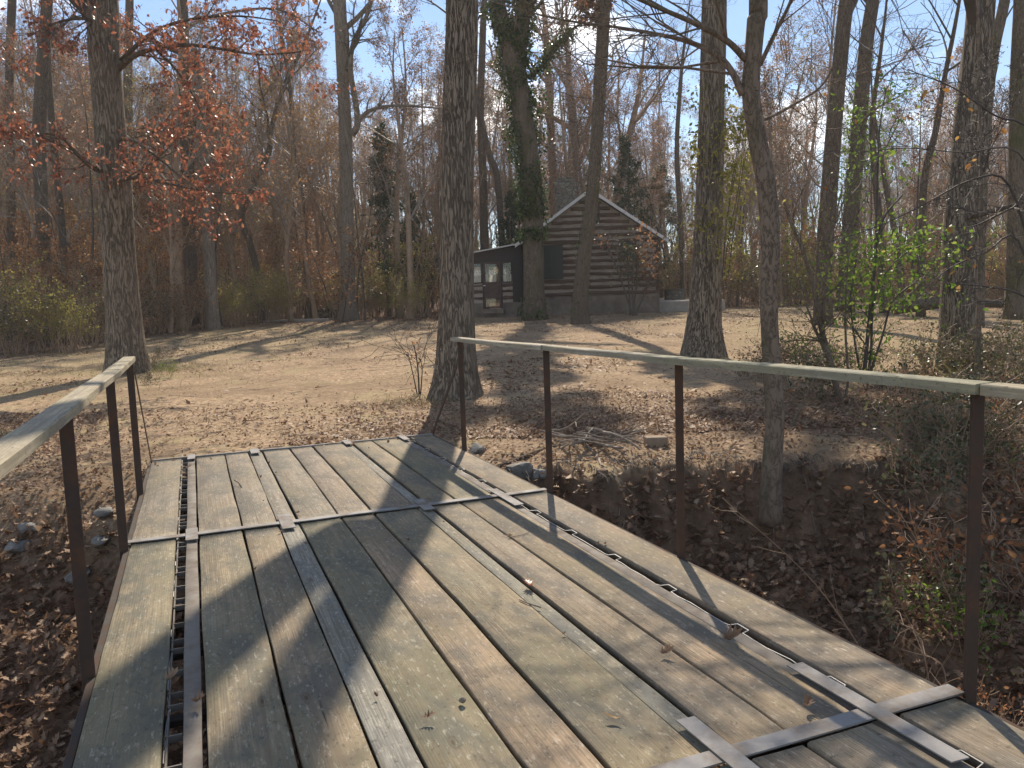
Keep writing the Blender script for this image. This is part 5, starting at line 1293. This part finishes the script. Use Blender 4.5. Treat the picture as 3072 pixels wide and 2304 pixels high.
for i in range(26):
    u = rnd.choice((.218, .443, .573, .851, 1.08, 1.384, 1.475, 1.70, 2.08)) + rnd.gauss(0, .02); v = rnd.uniform(2.2, 8.35); p = B2W(u, v, .008)
    tv, tq = LEAF['oak']; mb = MB(); c = rnd.uniform(.4, 1.4); V = np.stack([tv[:, 0] - .5, tv[:, 1], c * (tv[:, 0] - .5) ** 2 * 2 + c * tv[:, 1] ** 2 * 4], 1) * rnd.uniform(.018, .038)
    mb.add(V, [tq]); o = mb.build('leaf_crumb', M['litter']); o.location = p; o.rotation_euler = (rnd.gauss(0, .3), rnd.gauss(0, .3), rnd.uniform(0, 6)); tag(o, 'tiny dry leaf crumb caught along the plank gaps of the deck', 'leaf', 'leaf crumbs on the deck')
def acorn(px, py):
    root = empty('acorn', deck_pt(px, py, .012)); root.rotation_euler = (1.2, .3, .6)
    prof = lambda pr, mat, nm: MB().add(np.concatenate([[(math.cos(a) * r_, math.sin(a) * r_, z_) for a in np.linspace(0, 6.283, 13)[:-1]] for r_, z_ in pr]), [[(i * 12 + j, i * 12 + (j + 1) % 12, i * 12 + 12 + (j + 1) % 12, i * 12 + 12 + j) for i in range(len(pr) - 1) for j in range(12)]]).build(nm, M[mat], root)
    prof([(.0005, -.012), (.005, -.011), (.009, -.005), (.010, .002), (.0095, .008)], 'brick', 'nut'); prof([(.0108, .004), (.0118, .008), (.010, .013), (.004, .0165), (.0008, .019)], 'dead', 'cup')
    tag(root, 'tan acorn beside a plank gap in the lower middle of the deck', 'acorn')
acorn(997, 1512)
def deck_twig(label, pts, r0=.003):
    P = [deck_pt(px, py, .006) for px, py in pts]; b = P[0]; mb = MB(); tubes(mb, [([p - b for p in P], [r0] * len(P))], 5, True); o = mb.build('twig', M['dead']); o.location = b; tag(o, label, 'twig')
deck_twig('forked thin twig lying across a plank near the red leaf', [(1086, 1154), (1105, 1160), (1125, 1156), (1142, 1150)], .0025)
deck_twig('short bent twig lying below the red leaf', [(1122, 1295), (1140, 1303), (1168, 1312)], .0035)
deck_twig('small twig on the left outer plank near its far end', [(506, 1036), (516, 1042), (522, 1052)], .004)

# ------------------------------------------------------------------ thin haze in one closed box, standing in for the veil of lens flare
hb = MB(); box(hb, -330, 330, -330, 330, -4, 48); hz = NT('flare_veil')
pv = hz.n('VolumePrincipled', {'Color': (1, .96, .90, 1), 'Density': .0008, 'Anisotropy': .3}); hz.t.links.new(pv.outputs[0], hz.out.inputs['Volume'])
tag(hb.build('veil_haze', hz.m, None, False), kind='stuff')
# ------------------------------------------------------------------ light and sky
SAZ, SEL = R(1.8), R(40.5)
sd = Vector((math.sin(SAZ) * math.cos(SEL), math.cos(SAZ) * math.cos(SEL), math.sin(SEL)))
sun = bpy.data.lights.new('sun', 'SUN'); sun.energy = 5.0; sun.angle = R(.55); sun.color = (1, .87, .70)
so = bpy.data.objects.new('sun', sun); COL.objects.link(so); so.rotation_euler = (-sd).to_track_quat('-Z', 'Y').to_euler(); so.location = (0, 0, 60)
w = bpy.data.worlds.new('World'); sc.world = w; w.use_nodes = True; t = w.node_tree; t.nodes.clear()
def wn(typ, ins=None, **kw):
    nd = t.nodes.new('ShaderNode' + typ)
    for k_, v in kw.items(): setattr(nd, k_, v)
    for k_, v in (ins or {}).items():
        if isinstance(v, bpy.types.NodeSocket): t.links.new(v, nd.inputs[k_])
        else: nd.inputs[k_].default_value = v
    return nd
sky = wn('TexSky', sky_type='NISHITA'); sky.sun_disc = False; sky.sun_elevation = SEL; sky.sun_rotation = SAZ; sky.air_density = 1.0; sky.dust_density = 0.0; sky.ozone_density = 3.0
dirv = wn('TexCoord').outputs['Generated']
sep = wn('SeparateXYZ', {0: dirv})
den = wn('Math', {0: sep.outputs[2], 1: .22}, operation='ADD').outputs[0]
cv = wn('CombineXYZ', {0: wn('Math', {0: sep.outputs[0], 1: den}, operation='DIVIDE').outputs[0], 1: wn('Math', {0: sep.outputs[1], 1: den}, operation='DIVIDE').outputs[0], 2: 0.7}).outputs[0]
cn = wn('TexNoise', {'Vector': cv, 'Scale': 1.7, 'Detail': 7, 'Roughness': .55}).outputs[0]
cr = wn('ValToRGB', {0: cn}); cr.color_ramp.elements[0].position = .53; cr.color_ramp.elements[1].position = .66
mixn = wn('MixRGB', {0: cr.outputs[0], 1: sky.outputs[0], 2: (16, 15.6, 15.2, 1)})
bg = wn('Background', {0: mixn.outputs[0], 1: .11}); ow = wn('OutputWorld', {0: bg.outputs[0]})
sc.view_settings.view_transform = 'Standard'; sc.view_settings.look = 'None'; sc.view_settings.exposure = 0.5; sc.view_settings.gamma = 1
sc.render.engine = 'CYCLES'
sc.cycles.use_denoising = True
try:
    sc.cycles.denoiser = 'OPENIMAGEDENOISE'; sc.cycles.denoising_input_passes = 'RGB_ALBEDO_NORMAL'; sc.cycles.denoising_prefilter = 'ACCURATE'
except Exception as e: print(e)
sc.cycles.max_bounces = 6; sc.cycles.diffuse_bounces = 3; sc.cycles.glossy_bounces = 2; sc.cycles.transmission_bounces = 4; sc.cycles.transparent_max_bounces = 8
sc.cycles.caustics_reflective = False; sc.cycles.caustics_refractive = False; sc.cycles.sample_clamp_indirect = 6
